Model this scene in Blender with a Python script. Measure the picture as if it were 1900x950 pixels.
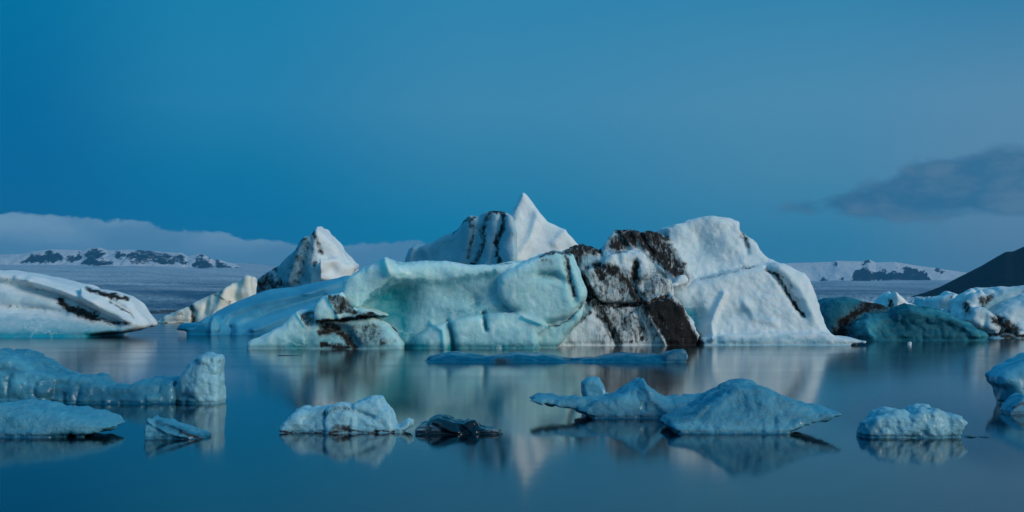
import bpy, math
import numpy as np

for o in list(bpy.data.objects):
    bpy.data.objects.remove(o)
S = bpy.context.scene
COL = S.collection
R = math.radians

# ------------------------------------------------------------------ camera
F = 2294.0          # focal length in photo pixels (photo 1900 x 950)
H = 2.5             # eye height above the lagoon
HY = 572.0          # horizon row in the photo
cd = bpy.data.cameras.new('camera')
cd.sensor_width = 36.0
cd.lens = F / 1900.0 * 36.0
cd.shift_y = (HY - 475.0) / 1900.0
cd.clip_start = 0.1
cd.clip_end = 60000.0
cam = bpy.data.objects.new('camera', cd)
cam.location = (0, 0, H)
cam.rotation_euler = (R(90), 0, 0)
COL.objects.link(cam)
S.camera = cam

S.view_settings.view_transform = 'Standard'
S.view_settings.look = 'None'
S.view_settings.gamma = 1.0
S.view_settings.exposure = 0.0
S.view_settings.use_curve_mapping = False
S.render.engine = 'CYCLES'
S.cycles.use_denoising = True
S.cycles.max_bounces = 6
S.cycles.diffuse_bounces = 3
S.cycles.glossy_bounces = 3
S.cycles.volume_bounces = 0
S.cycles.sample_clamp_indirect = 4.0


def lin(r, g, b, a=1.0):
    f = lambda c: (c / 255.0) / 12.92 if c / 255.0 <= 0.04045 else ((c / 255.0 + 0.055) / 1.055) ** 2.4
    return (f(r), f(g), f(b), a)


class NT:
    """small helper for building node trees"""
    def __init__(self, tree):
        self.t = tree
        self.n = tree.nodes
        self.l = tree.links

    def node(self, kind, **kw):
        n = self.n.new(kind)
        for k, v in kw.items():
            setattr(n, k, v)
        return n

    def put(self, sock, v):
        if hasattr(v, 'is_linked') or hasattr(v, 'links'):
            self.l.new(v, sock)
        else:
            sock.default_value = v

    def math(self, op, a, b=0.0, c=0.0, clamp=False):
        n = self.node('ShaderNodeMath', operation=op, use_clamp=clamp)
        for i, v in enumerate((a, b, c)):
            self.put(n.inputs[i], v)
        return n.outputs[0]

    def smooth(self, v, lo, hi, out0=0.0, out1=1.0):
        n = self.node('ShaderNodeMapRange', interpolation_type='SMOOTHSTEP')
        for i, x in enumerate((v, lo, hi, out0, out1)):
            self.put(n.inputs[i], x)
        return n.outputs[0]

    def mix(self, f, a, b, blend='MIX'):
        n = self.node('ShaderNodeMix', data_type='RGBA', blend_type=blend)
        self.put(n.inputs[0], f)
        self.put(n.inputs[6], a)
        self.put(n.inputs[7], b)
        return n.outputs[2]

    def noise(self, vec, scale, detail=4.0, rough=0.55, dist=0.0):
        n = self.node('ShaderNodeTexNoise')
        if vec is not None:
            self.l.new(vec, n.inputs['Vector'])
        n.inputs['Scale'].default_value = scale
        n.inputs['Detail'].default_value = detail
        n.inputs['Roughness'].default_value = rough
        n.inputs['Distortion'].default_value = dist
        return n.outputs['Fac']

    def ramp(self, v, stops, interp='LINEAR'):
        n = self.node('ShaderNodeValToRGB')
        n.color_ramp.interpolation = interp
        e = n.color_ramp.elements
        while len(e) < len(stops):
            e.new(0.5)
        for q, (p, c) in zip(e, stops):
            q.position = p
            q.color = c
        self.put(n.inputs[0], v)
        return n.outputs[0]

    def curve(self, v, pts):
        n = self.node('ShaderNodeFloatCurve')
        c = n.mapping.curves[0]
        c.points[0].location = pts[0]
        c.points[1].location = pts[-1]
        for p in pts[1:-1]:
            c.points.new(*p)
        for p in c.points:
            p.handle_type = 'VECTOR'
        n.mapping.use_clip = False
        n.mapping.update()
        self.put(n.inputs['Value'], v)
        return n.outputs[0]

    def scaled(self, vec, s):
        n = self.node('ShaderNodeVectorMath', operation='MULTIPLY')
        self.l.new(vec, n.inputs[0])
        n.inputs[1].default_value = s
        return n.outputs[0]


# ------------------------------------------------------------------ sky
W = bpy.data.worlds.new('World')
S.world = W
W.use_nodes = True
T = NT(W.node_tree)
T.n.clear()
tc = T.node('ShaderNodeTexCoord')
sep = T.node('ShaderNodeSeparateXYZ')
T.l.new(tc.outputs['Generated'], sep.inputs[0])
dx, dy, dz = sep.outputs
hor = T.math('SQRT', T.math('ADD', T.math('MULTIPLY', dx, dx), T.math('MULTIPLY', dy, dy)))
hor = T.math('MAXIMUM', hor, 0.001)
sa = T.math('DIVIDE', dx, hor)             # sine of the azimuth, 0 straight ahead
te = T.math('DIVIDE', dz, hor)             # tangent of the elevation


def el(py):
    return (HY - py) / F


def az(px):
    t = (px - 950) / F
    return t / math.sqrt(1 + t * t)


ev = T.math('MULTIPLY', te, 1.0 / 0.5)      # elevation 0 .. 0.5 mapped to 0 .. 1
E = lambda py: max(0.0, el(py) / 0.5)
ZEN = lin(20, 128, 178)
sky_cols = [
    (az(0), [(0.0, lin(0, 100, 150)), (E(385), lin(0, 101, 152)), (E(200), lin(0, 106, 156)), (E(0), lin(0, 115, 161)), (1.0, ZEN)]),
    (az(420), [(0.0, lin(0, 108, 155)), (E(400), lin(0, 114, 162)), (E(330), lin(8, 118, 164)), (E(200), lin(36, 128, 172)), (E(0), lin(28, 128, 172)), (1.0, ZEN)]),
    (az(910), [(0.0, lin(4, 122, 165)), (E(430), lin(6, 126, 169)), (E(330), lin(44, 130, 170)), (E(200), lin(63, 137, 176)), (E(0), lin(48, 134, 176)), (1.0, ZEN)]),
    (az(1510), [(0.0, lin(52, 128, 164)), (E(450), lin(50, 130, 168)), (E(330), lin(72, 137, 172)), (E(200), lin(78, 141, 177)), (E(0), lin(52, 133, 174)), (1.0, ZEN)]),
    (az(1900), [(0.0, lin(74, 120, 153)), (E(450), lin(92, 134, 165)), (E(330), lin(92, 138, 171)), (E(200), lin(88, 140, 174)), (E(0), lin(44, 126, 168)), (1.0, ZEN)]),
]
col = None
for k, (a, stops) in enumerate(sky_cols):
    c = T.ramp(ev, stops, 'EASE' if False else 'LINEAR')
    if col is None:
        col = c
    else:
        col = T.mix(T.smooth(sa, sky_cols[k - 1][0], a), col, c)
# twilight glow behind the camera, to the right
vd = T.node('ShaderNodeVectorMath', operation='DOT_PRODUCT')
T.l.new(tc.outputs['Generated'], vd.inputs[0])
vd.inputs[1].default_value = (0.62, -0.76, 0.18)
glow = T.math('POWER', T.math('MAXIMUM', vd.outputs['Value'], 0.0), 2.0)
col = T.mix(glow, col, (0.16, 0.34, 0.44, 1))
# low cloud bank on the left, soft grey cloud on the right
sn = T.node('ShaderNodeCombineXYZ')
T.put(sn.inputs[0], sa)
T.put(sn.inputs[1], te)
svec = sn.outputs[0]
A01 = lambda px: (az(px) + 0.5)
sa01 = T.math('ADD', sa, 0.5)
bank = [(A01(-400), 0.5), (A01(0), el(410)), (A01(60), el(407)), (A01(150), el(413)), (A01(270), el(421)), (A01(330), el(434)),
        (A01(362), el(429)), (A01(420), el(440)), (A01(480), el(448)), (A01(540), el(455)), (A01(650), el(455)), (A01(770), el(447)),
        (A01(860), el(470)), (A01(960), el(560)), (A01(1400), el(600))]
bank[0] = (bank[0][0], el(400))
top = T.curve(sa01, bank)
n1 = T.noise(T.scaled(svec, (1.0, 1.3, 1.0)), 55.0, 5.0, 0.6)
n2 = T.noise(T.scaled(svec, (1.0, 2.0, 1.0)), 14.0, 4.0, 0.5)
edge = T.math('ADD', top, T.math('MULTIPLY', T.math('SUBTRACT', n1, 0.5), 0.016))
cm = T.smooth(te, T.math('SUBTRACT', edge, 0.0016), T.math('ADD', edge, 0.0012), 1.0, 0.0)
cm = T.math('MULTIPLY', cm, T.smooth(dy, 0.0, 0.3))
cc = T.mix(T.smooth(n2, 0.35, 0.65), lin(86, 136, 172), lin(118, 158, 188))
cc = T.mix(T.smooth(te, el(500), el(410)), lin(78, 132, 170), cc)
col = T.mix(T.math('MULTIPLY', cm, 0.97), col, cc)
t2 = T.curve(sa01, [(A01(1300), el(400)), (A01(1440), el(386)), (A01(1550), el(358)), (A01(1650), el(334)), (A01(1700), el(308)), (A01(1780), el(302)),
                    (A01(1850), el(288)), (A01(1900), el(294)), (A01(2300), el(290))])
b2 = T.curve(sa01, [(A01(1300), el(400)), (A01(1440), el(396)), (A01(1550), el(404)), (A01(1620), el(416)), (A01(1720), el(414)), (A01(1900), el(410)), (A01(2300), el(420))])
n3 = T.noise(T.scaled(svec, (1.0, 1.9, 1.0)), 22.0, 6.0, 0.58)
nd = T.math('MULTIPLY', T.math('SUBTRACT', n3, 0.5), 0.036)
m2 = T.math('MULTIPLY',
            T.smooth(T.math('SUBTRACT', te, T.math('ADD', t2, nd)), -0.007, 0.002, 1.0, 0.0),
            T.smooth(T.math('SUBTRACT', te, T.math('SUBTRACT', b2, nd)), -0.004, 0.005, 0.0, 1.0))
m2 = T.math('MULTIPLY', m2, T.math('MULTIPLY', T.smooth(sa, az(1400), az(1480)), T.smooth(dy, 0.0, 0.3)))
c2 = T.mix(T.smooth(n3, 0.34, 0.70), lin(50, 108, 146), lin(84, 124, 154))
col = T.mix(T.math('MULTIPLY', m2, 1.0), col, c2)
# below the horizon the world is dark water colour
col = T.mix(T.smooth(dz, -0.05, -0.005, 1.0, 0.0), col, (0.01, 0.06, 0.10, 1))
bg = T.node('ShaderNodeBackground')
bg.inputs['Strength'].default_value = 1.0
T.l.new(col, bg.inputs['Color'])
wo = T.node('ShaderNodeOutputWorld')
T.l.new(bg.outputs[0], wo.inputs['Surface'])

# soft low twilight sun, from behind the camera on the right
sd = bpy.data.lights.new('sun', 'SUN')
sd.energy = 1.6
sd.angle = R(22)
sd.color = (1.0, 0.90, 0.78)
sun = bpy.data.objects.new('sun', sd)
from mathutils import Vector
SUN_TO = Vector((0.78, -0.55, 0.42)).normalized()
sun.rotation_euler = SUN_TO.to_track_quat('Z', 'Y').to_euler()
sun.location = (40, -30, 40)
COL.objects.link(sun)


# ------------------------------------------------------------------ materials
def principled(name):
    m = bpy.data.materials.new(name)
    m.use_nodes = True
    t = NT(m.node_tree)
    t.n.clear()
    b = t.node('ShaderNodeBsdfPrincipled')
    o = t.node('ShaderNodeOutputMaterial')
    t.l.new(b.outputs[0], o.inputs['Surface'])
    return m, t, b


def attr(t, name):
    a = t.node('ShaderNodeAttribute')
    a.attribute_name = name
    return a.outputs['Fac']


def ice_material(name, white=(0.74, 0.79, 0.81), blue=(0.10, 0.44, 0.50), dirt=(0.009, 0.008, 0.008), rough=0.45, sss=0.35, sss_scale=0.35, coat=0.0, vein=0.3,
                 grain=1.0, fine=0.45, bump=0.5, mottle=0.35, coarse=1.0, spec=0.35, streak=(1.0, 1.0, 1.0)):
    """glacier ice: white and clear-coloured ice mixed by 'tint', ash laid over by 'dirt'"""
    m, t, b = principled(name)
    pos = t.node('ShaderNodeNewGeometry').outputs['Position']
    n_big = t.noise(pos, 0.55 * coarse, 4.0, 0.6, 0.4)
    n_mid = t.noise(t.scaled(pos, streak), 2.6 * coarse, 6.0, 0.62, 0.6)
    n_fine = t.noise(pos, 13.0 * grain, 5.0, 0.7)
    tint = attr(t, 'tint')
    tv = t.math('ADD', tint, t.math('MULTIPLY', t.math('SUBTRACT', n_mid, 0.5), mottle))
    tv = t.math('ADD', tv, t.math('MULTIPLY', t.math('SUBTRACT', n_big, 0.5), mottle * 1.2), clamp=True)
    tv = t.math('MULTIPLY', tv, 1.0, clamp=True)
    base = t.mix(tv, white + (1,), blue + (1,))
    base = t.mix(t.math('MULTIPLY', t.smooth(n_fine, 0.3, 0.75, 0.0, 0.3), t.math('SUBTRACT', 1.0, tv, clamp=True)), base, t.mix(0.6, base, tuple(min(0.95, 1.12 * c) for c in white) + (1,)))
    cr = t.node('ShaderNodeTexVoronoi', feature='DISTANCE_TO_EDGE')
    cw = t.node('ShaderNodeVectorMath', operation='MULTIPLY_ADD')
    cn = t.node('ShaderNodeTexNoise')
    cn.inputs['Scale'].default_value = 1.3 * coarse
    cn.inputs['Detail'].default_value = 4.0
    t.l.new(pos, cn.inputs['Vector'])
    t.l.new(cn.outputs['Color'], cw.inputs[0])
    cw.inputs[1].default_value = (1.4 / coarse,) * 3
    t.l.new(pos, cw.inputs[2])
    t.l.new(cw.outputs[0], cr.inputs['Vector'])
    cr.inputs['Scale'].default_value = 0.75 * coarse
    vn = t.math('MULTIPLY', t.smooth(cr.outputs['Distance'], 0.0, 0.05, 1.0, 0.0), t.smooth(n_big, 0.45, 0.6, 0.0, vein))
    base = t.mix(vn, base, tuple(min(0.95, 1.1 * c) for c in white) + (1,))
    dust = t.math('MULTIPLY', t.smooth(attr(t, 'dirt'), 0.03, 0.7), t.smooth(n_mid, 0.25, 0.7, 0.3, 0.85))
    base = t.mix(dust, base, (0.10, 0.10, 0.105, 1))
    d = attr(t, 'dirt')
    n_spk = t.noise(t.scaled(pos, (1.0, 1.0, 0.6)), 9.0 * grain, 8.0, 0.8)
    dn = t.math('ADD', t.math('MULTIPLY', n_spk, 0.6), t.math('MULTIPLY', n_mid, 0.4))
    dv = t.math('ADD', d, t.math('MULTIPLY', t.math('SUBTRACT', dn, 0.5), 3.8))
    df = t.smooth(dv, 0.22, 0.80)
    df = t.math('MULTIPLY', df, t.smooth(d, 0.02, 0.30))
    dc = t.mix(t.smooth(n_spk, 0.45, 0.75), dirt + (1,), tuple(min(1, 3.5 * c) for c in dirt) + (1,))
    base = t.mix(df, base, dc)
    t.l.new(base, b.inputs['Base Color'])
    t.put(b.inputs['Roughness'], t.math('ADD', rough, t.math('MULTIPLY', df, 0.35)))
    b.inputs['Specular IOR Level'].default_value = spec
    b.inputs['Coat Weight'].default_value = coat
    b.inputs['Coat Roughness'].default_value = 0.12
    t.put(b.inputs['Subsurface Weight'], t.math('MULTIPLY', t.math('SUBTRACT', 1.0, df), sss))
    b.inputs['Subsurface Radius'].default_value = (0.15, 0.7, 1.0)
    b.inputs['Subsurface Scale'].default_value = sss_scale
    vo = t.node('ShaderNodeTexVoronoi', feature='SMOOTH_F1')
    wv_ = t.node('ShaderNodeVectorMath', operation='ADD')
    t.l.new(pos, wv_.inputs[0])
    t.l.new(t.node('ShaderNodeTexNoise').outputs['Color'], wv_.inputs[1])
    t.l.new(wv_.outputs[0], vo.inputs['Vector'])
    vo.inputs['Scale'].default_value = 4.0 * grain
    bp = t.node('ShaderNodeBump')
    bp.inputs['Strength'].default_value = bump
    bp.inputs['Distance'].default_value = 0.12 / max(grain, 0.3)
    hgt = t.math('ADD', t.math('MULTIPLY', n_mid, 0.8), t.math('ADD', t.math('MULTIPLY', n_fine, fine), t.math('MULTIPLY', vo.outputs['Distance'], 0.45)))
    t.l.new(hgt, bp.inputs['Height'])
    t.l.new(bp.outputs[0], b.inputs['Normal'])
    return m


ICE = ice_material('glacier_ice', white=(0.84, 0.90, 0.92), blue=(0.01, 0.33, 0.46), grain=0.4, coarse=0.7, bump=0.4)
ICE_WALL = ice_material('turquoise_ice', white=(0.62, 0.92, 0.95), blue=(0.0, 0.30, 0.38), mottle=0.5, bump=0.4, vein=0.5, streak=(1, 1, 0.7), grain=0.45, coarse=0.8, sss=0.8, sss_scale=1.0)
ICE_BLUE = ice_material('smooth_blue_ice', white=(0.10, 0.46, 0.66), blue=(0.0, 0.17, 0.34), bump=0.2, mottle=0.25, grain=0.4, coarse=0.6)
ICE_WARM = ice_material('warm_cream_ice', white=(0.86, 0.82, 0.72), blue=(0.35, 0.60, 0.60), dirt=(0.05, 0.03, 0.02), coarse=0.6, grain=0.5)  # warm light on the small far berg is mixed into the cream white
ICE_DEEP = ice_material('deep_blue_ice', white=(0.10, 0.46, 0.56), blue=(0.0, 0.085, 0.14), mottle=0.35, rough=0.4, spec=0.1, grain=0.4, coarse=0.8)
ICE_FLOE = ice_material('frosted_floe_ice', white=(0.13, 0.46, 0.62), blue=(0.0, 0.10, 0.19), sss=0.4, sss_scale=0.12, fine=1.0, coat=0.35, grain=1.8, coarse=3.0, bump=0.55, mottle=0.55, rough=0.35, spec=0.5)
ICE_SOFT = ice_material('wet_floe_ice', white=(0.13, 0.46, 0.62), blue=(0.0, 0.085, 0.17), coat=0.35, sss=0.4, sss_scale=0.15, grain=1.5, coarse=2.2, bump=0.35, mottle=0.4, rough=0.3, spec=0.5)


ICE_FROST = ice_material('frosty_white_floe_ice', white=(0.36, 0.68, 0.80), blue=(0.0, 0.15, 0.25), sss=0.4, sss_scale=0.10, fine=0.9, coat=0.25, grain=1.8, coarse=2.6, bump=0.55, mottle=0.5, rough=0.4, spec=0.4)
ICE_ASH = ice_material('ash_streaked_ice', white=(0.80, 0.86, 0.88), blue=(0.01, 0.30, 0.42), grain=0.5, coarse=0.8, bump=0.6, streak=(1.9, 1.0, 0.5))


def black_ice_material():
    m, t, b = principled('clear_black_ice')
    pos = t.node('ShaderNodeNewGeometry').outputs['Position']
    n = t.noise(t.scaled(pos, (0.6, 1, 1.6)), 7.0, 3.0, 0.6, 1.2)
    tint = attr(t, 'tint')
    v = t.math('MULTIPLY', tint, t.smooth(n, 0.35, 0.7), clamp=True)
    t.l.new(t.mix(v, (0.004, 0.010, 0.018, 1), (0.30, 0.42, 0.48, 1)), b.inputs['Base Color'])
    b.inputs['Roughness'].default_value = 0.16
    b.inputs['Specular IOR Level'].default_value = 0.5
    bp = t.node('ShaderNodeBump')
    bp.inputs['Strength'].default_value = 0.25
    bp.inputs['Distance'].default_value = 0.05
    t.l.new(n, bp.inputs['Height'])
    t.l.new(bp.outputs[0], b.inputs['Normal'])
    return m


ICE_BLACK = black_ice_material()


def water_material():
    m, t, b = principled('lagoon_water')
    pos = t.node('ShaderNodeNewGeometry').outputs['Position']
    n1 = t.noise(t.scaled(pos, (0.14, 1.0, 1.0)), 2.2, 3.0, 0.5)
    n2 = t.noise(t.scaled(pos, (0.12, 1.0, 1.0)), 8.0, 3.0, 0.6)
    h = t.math('ADD', t.math('MULTIPLY', n1, 0.7), t.math('MULTIPLY', n2, 0.22))
    bp = t.node('ShaderNodeBump')
    bp.inputs['Strength'].default_value = 0.35
    bp.inputs['Distance'].default_value = 0.0016
    t.l.new(h, bp.inputs['Height'])
    t.l.new(bp.outputs[0], b.inputs['Normal'])
    b.inputs['Base Color'].default_value = (0.0, 0.006, 0.011, 1)
    b.inputs['IOR'].default_value = 1.36
    n3 = t.noise(t.scaled(pos, (0.10, 0.35, 1.0)), 0.5, 3.0, 0.5)
    sp = t.node('ShaderNodeSeparateXYZ')
    t.l.new(pos, sp.inputs[0])
    far = t.smooth(sp.outputs[1], 20.0, 60.0, 0.055, 0.10)      # glassy near the shore, faintly breathing further out
    t.put(b.inputs['Roughness'], t.math('ADD', far, t.smooth(n3, 0.3, 0.7, 0.0, 0.03)))
    return m


WATER = water_material()


def terrain_material(name, snow, rock, scale, streak, bump, contrast=0.5, dist=10.0):
    """snow and ice mixed with bare rock by the 'rock' attribute; 'tint' darkens to dirty blue ice"""
    m, t, b = principled(name)
    pos = t.node('ShaderNodeNewGeometry').outputs['Position']
    ps = t.scaled(pos, streak)
    n1 = t.noise(ps, scale, 7.0, 0.65, 0.4)
    n2 = t.noise(ps, scale * 5.0, 6.0, 0.7, 0.3)
    rk = attr(t, 'rock')
    tint = attr(t, 'tint')
    sn = t.mix(tint, snow + (1,), (0.03, 0.14, 0.24, 1))
    dark = tuple(c * (1 - contrast) for c in snow)
    sn = t.mix(t.smooth(n2, 0.42, 0.60, 0.6, 0.0), sn, t.mix(tint, dark + (1,), (0.015, 0.06, 0.11, 1)))
    v = t.math('ADD', rk, t.math('MULTIPLY', t.math('SUBTRACT', t.math('ADD', t.math('MULTIPLY', n1, 0.5), t.math('MULTIPLY', n2, 0.5)), 0.5), 3.8))
    f = t.math('MULTIPLY', t.smooth(v, 0.36, 0.62), t.smooth(rk, 0.02, 0.25))
    rc = t.mix(t.smooth(n2, 0.35, 0.65), rock + (1,), tuple(c * 1.8 for c in rock) + (1,))
    t.l.new(t.mix(f, sn, rc), b.inputs['Base Color'])
    b.inputs['Roughness'].default_value = 0.8
    b.inputs['Specular IOR Level'].default_value = 0.1
    bp = t.node('ShaderNodeBump')
    bp.inputs['Strength'].default_value = bump
    bp.inputs['Distance'].default_value = dist
    t.l.new(t.math('ADD', n1, t.math('MULTIPLY', n2, 0.35)), bp.inputs['Height'])
    t.l.new(bp.outputs[0], b.inputs['Normal'])
    return m


GLACIER = terrain_material('crevassed_glacier', (0.62, 0.72, 0.80), (0.05, 0.045, 0.04), 0.05, (0.6, 0.25, 1.0), 0.8, 0.78, 5.0)
SNOWROCK = terrain_material('snow_and_cliff', (0.70, 0.73, 0.78), (0.012, 0.024, 0.036), 0.011, (1.0, 0.35, 1.6), 0.5, 0.25, 25.0)
BASALT = terrain_material('dark_basalt_slope', (0.006, 0.014, 0.022), (0.005, 0.012, 0.018), 0.01, (1, 1, 1), 0.3, 0.3, 8.0)


# ------------------------------------------------------------------ sculpting tools
def vnoise_axis(n_lat, coord):
    i = np.floor(coord).astype(int)
    f = (coord - i).astype(np.float32)
    f = f * f * f * (f * (f * 6 - 15) + 10)
    return i % n_lat, (i + 1) % n_lat, f


def grid_noise(xs, ys, zs, scale, seed, an=(1, 1, 1)):
    """value noise on a regular grid, -1 .. 1"""
    g = np.random.RandomState(seed).uniform(-1, 1, (32, 32, 32)).astype(np.float32)
    i, j, f = vnoise_axis(32, xs / (scale * an[0]))
    a = g[i] * (1 - f)[:, None, None] + g[j] * f[:, None, None]
    i, j, f = vnoise_axis(32, ys / (scale * an[1]))
    a = a[:, i] * (1 - f)[None, :, None] + a[:, j] * f[None, :, None]
    i, j, f = vnoise_axis(32, zs / (scale * an[2]))
    return a[:, :, i] * (1 - f) + a[:, :, j] * f


def poly_sdf(px, py, poly):
    """signed distance to a polygon, negative inside; px, py arrays of one shape"""
    d = np.full(px.shape, 1e18)
    s = np.zeros(px.shape, bool)
    n = len(poly)
    for k in range(n):
        ax, ay = poly[k]
        bx, by = poly[(k + 1) % n]
        ex, ey = bx - ax, by - ay
        L = ex * ex + ey * ey + 1e-12
        t = np.clip(((px - ax) * ex + (py - ay) * ey) / L, 0, 1)
        d = np.minimum(d, (px - ax - t * ex) ** 2 + (py - ay - t * ey) ** 2)
        c = ((ay > py) != (by > py)) & (px < (ex) * (py - ay) / (ey + (1e-12 if ey == 0 else 0)) + ax)
        s ^= c
    d = np.sqrt(d)
    return np.where(s, -d, d)


def line_dist(px, py, pts):
    d = np.full(px.shape, 1e18)
    for (ax, ay), (bx, by) in zip(pts[:-1], pts[1:]):
        ex, ey = bx - ax, by - ay
        L = ex * ex + ey * ey + 1e-12
        t = np.clip(((px - ax) * ex + (py - ay) * ey) / L, 0, 1)
        d = np.minimum(d, (px - ax - t * ex) ** 2 + (py - ay - t * ey) ** 2)
    return np.sqrt(d)


def round_poly(poly, it=1):
    """Chaikin corner cutting"""
    for _ in range(it):
        q = []
        for k in range(len(poly)):
            a, b = poly[k], poly[(k + 1) % len(poly)]
            q += [(a[0] * .75 + b[0] * .25, a[1] * .75 + b[1] * .25), (a[0] * .25 + b[0] * .75, a[1] * .25 + b[1] * .75)]
        poly = q
    return poly


def slab(poly, y0, th, R_=0.4, lean=0.15, turn=0.0, k=0.25, cut=False, rnd=0):
    return dict(poly=round_poly(poly, rnd) if rnd else poly, y0=y0, th=th, R=R_, lean=lean, turn=turn, k=k, cut=cut)


def to_world(s):
    xc = (np.mean([p[0] for p in s['poly']]) - 950) / F * s['y0']
    s['xc'] = xc
    out = []
    for px, py in s['poly']:
        Y = s['y0'] + s['R'] * 0.7
        for _ in range(6):
            x = (px - 950) / F * Y
            z = H - (py - HY) / F * Y
            Y = s['y0'] + s['R'] * 0.7 + s['lean'] * max(z, 0) + s['turn'] * (x - xc)
        out.append((x, z))
    return out


def mask(px, py, spec):
    """max of strokes ('s', pts, width, value), areas ('a', poly, softness, value) and dabs ('d', x, y, rx, ry, value)"""
    v = np.zeros(px.shape)
    for q in spec:
        if q[0] == 's':
            m = q[3] * np.exp(-(line_dist(px, py, q[1]) / q[2]) ** 2)
        elif q[0] == 'a':
            m = q[3] * np.clip(0.5 - poly_sdf(px, py, q[1]) / (2.0 * q[2]), 0, 1)
        else:
            m = q[5] * np.exp(-((px - q[1]) / q[3]) ** 2 - ((py - q[2]) / q[4]) ** 2)
        v = np.where(np.abs(m) > np.abs(v), m, v)
    return v


def fbm2(x, y, scale, seed, octv=5, gain=0.5):
    out = np.zeros(x.shape)
    a = 1.0
    for k in range(octv):
        g = np.random.RandomState(seed + k).uniform(-1, 1, (128, 128))
        u, v = x / scale, y / scale
        i, j = np.floor(u).astype(int), np.floor(v).astype(int)
        fu, fv = u - i, v - j
        fu = fu * fu * (3 - 2 * fu)
        fv = fv * fv * (3 - 2 * fv)
        g00 = g[i % 128, j % 128]
        g10 = g[(i + 1) % 128, j % 128]
        g01 = g[i % 128, (j + 1) % 128]
        g11 = g[(i + 1) % 128, (j + 1) % 128]
        out += a * ((g00 * (1 - fu) + g10 * fu) * (1 - fv) + (g01 * (1 - fu) + g11 * fu) * fv)
        scale *= 0.5
        a *= gain
    return out


def surface_nets(f, xs, ys, zs):
    ins = f < 0
    nx, ny, nz = f.shape
    cnt = np.zeros((nx - 1, ny - 1, nz - 1), np.int8)
    for a in (0, 1):
        for b in (0, 1):
            for c in (0, 1):
                cnt += ins[a:nx - 1 + a, b:ny - 1 + b, c:nz - 1 + c]
    act = (cnt > 0) & (cnt < 8)
    idx = np.full(act.shape, -1, np.int64)
    I, J, K = np.nonzero(act)
    idx[I, J, K] = np.arange(len(I))
    acc = np.zeros((len(I), 3))
    num = np.zeros(len(I))
    corners = [(a, b, c) for a in (0, 1) for b in (0, 1) for c in (0, 1)]
    for p in corners:
        for ax in range(3):
            if p[ax]:
                continue
            q = list(p)
            q[ax] = 1
            fa = f[I + p[0], J + p[1], K + p[2]]
            fb = f[I + q[0], J + q[1], K + q[2]]
            cr = (fa < 0) != (fb < 0)
            t = np.where(cr, fa / np.where(cr, fa - fb, 1), 0)
            v = np.array(p, float)[None].repeat(len(I), 0)
            v[:, ax] += t
            acc[cr] += v[cr]
            num[cr] += 1
    acc /= num[:, None]
    h = np.array([xs[1] - xs[0], ys[1] - ys[0], zs[1] - zs[0]])
    V = np.stack([xs[I], ys[J], zs[K]], 1) + acc * h
    quads = []
    for ax in range(3):
        sl0 = [slice(1, -1)] * 3
        sl1 = [slice(1, -1)] * 3
        sl0[ax] = slice(0, -1)
        sl1[ax] = slice(1, None)
        a = ins[tuple(sl0)]
        b = ins[tuple(sl1)]
        ch = np.nonzero(a != b)
        base = [ch[0] + 1, ch[1] + 1, ch[2] + 1]
        base[ax] = ch[ax]
        u, w = (ax + 1) % 3, (ax + 2) % 3
        def cell(du, dw):
            c = [x.copy() for x in base]
            c[u] = c[u] - du
            c[w] = c[w] - dw
            return idx[c[0], c[1], c[2]]
        q = np.stack([cell(1, 1), cell(0, 1), cell(0, 0), cell(1, 0)], 1)
        flip = ~a[ch]
        q[flip] = q[flip][:, ::-1]
        quads.append(q)
    return V, np.concatenate(quads)


def make_mesh(name, V, Q, mat, attrs=None, smooth=True):
    me = bpy.data.meshes.new(name)
    me.vertices.add(len(V))
    me.vertices.foreach_set('co', np.asarray(V, np.float32).ravel())
    n = Q.shape[1]
    me.loops.add(len(Q) * n)
    me.loops.foreach_set('vertex_index', np.asarray(Q, np.int32).ravel())
    me.polygons.add(len(Q))
    me.polygons.foreach_set('loop_start', np.arange(0, len(Q) * n, n, dtype=np.int32))
    me.polygons.foreach_set('loop_total', np.full(len(Q), n, np.int32))
    me.polygons.foreach_set('use_smooth', np.full(len(Q), smooth))
    me.update(calc_edges=True)
    me.validate()
    for k, v in (attrs or {}).items():
        a = me.attributes.new(k, 'FLOAT', 'POINT')
        a.data.foreach_set('value', np.asarray(v, np.float32))
    me.materials.append(mat)
    o = bpy.data.objects.new(name, me)
    COL.objects.link(o)
    return o


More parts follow.
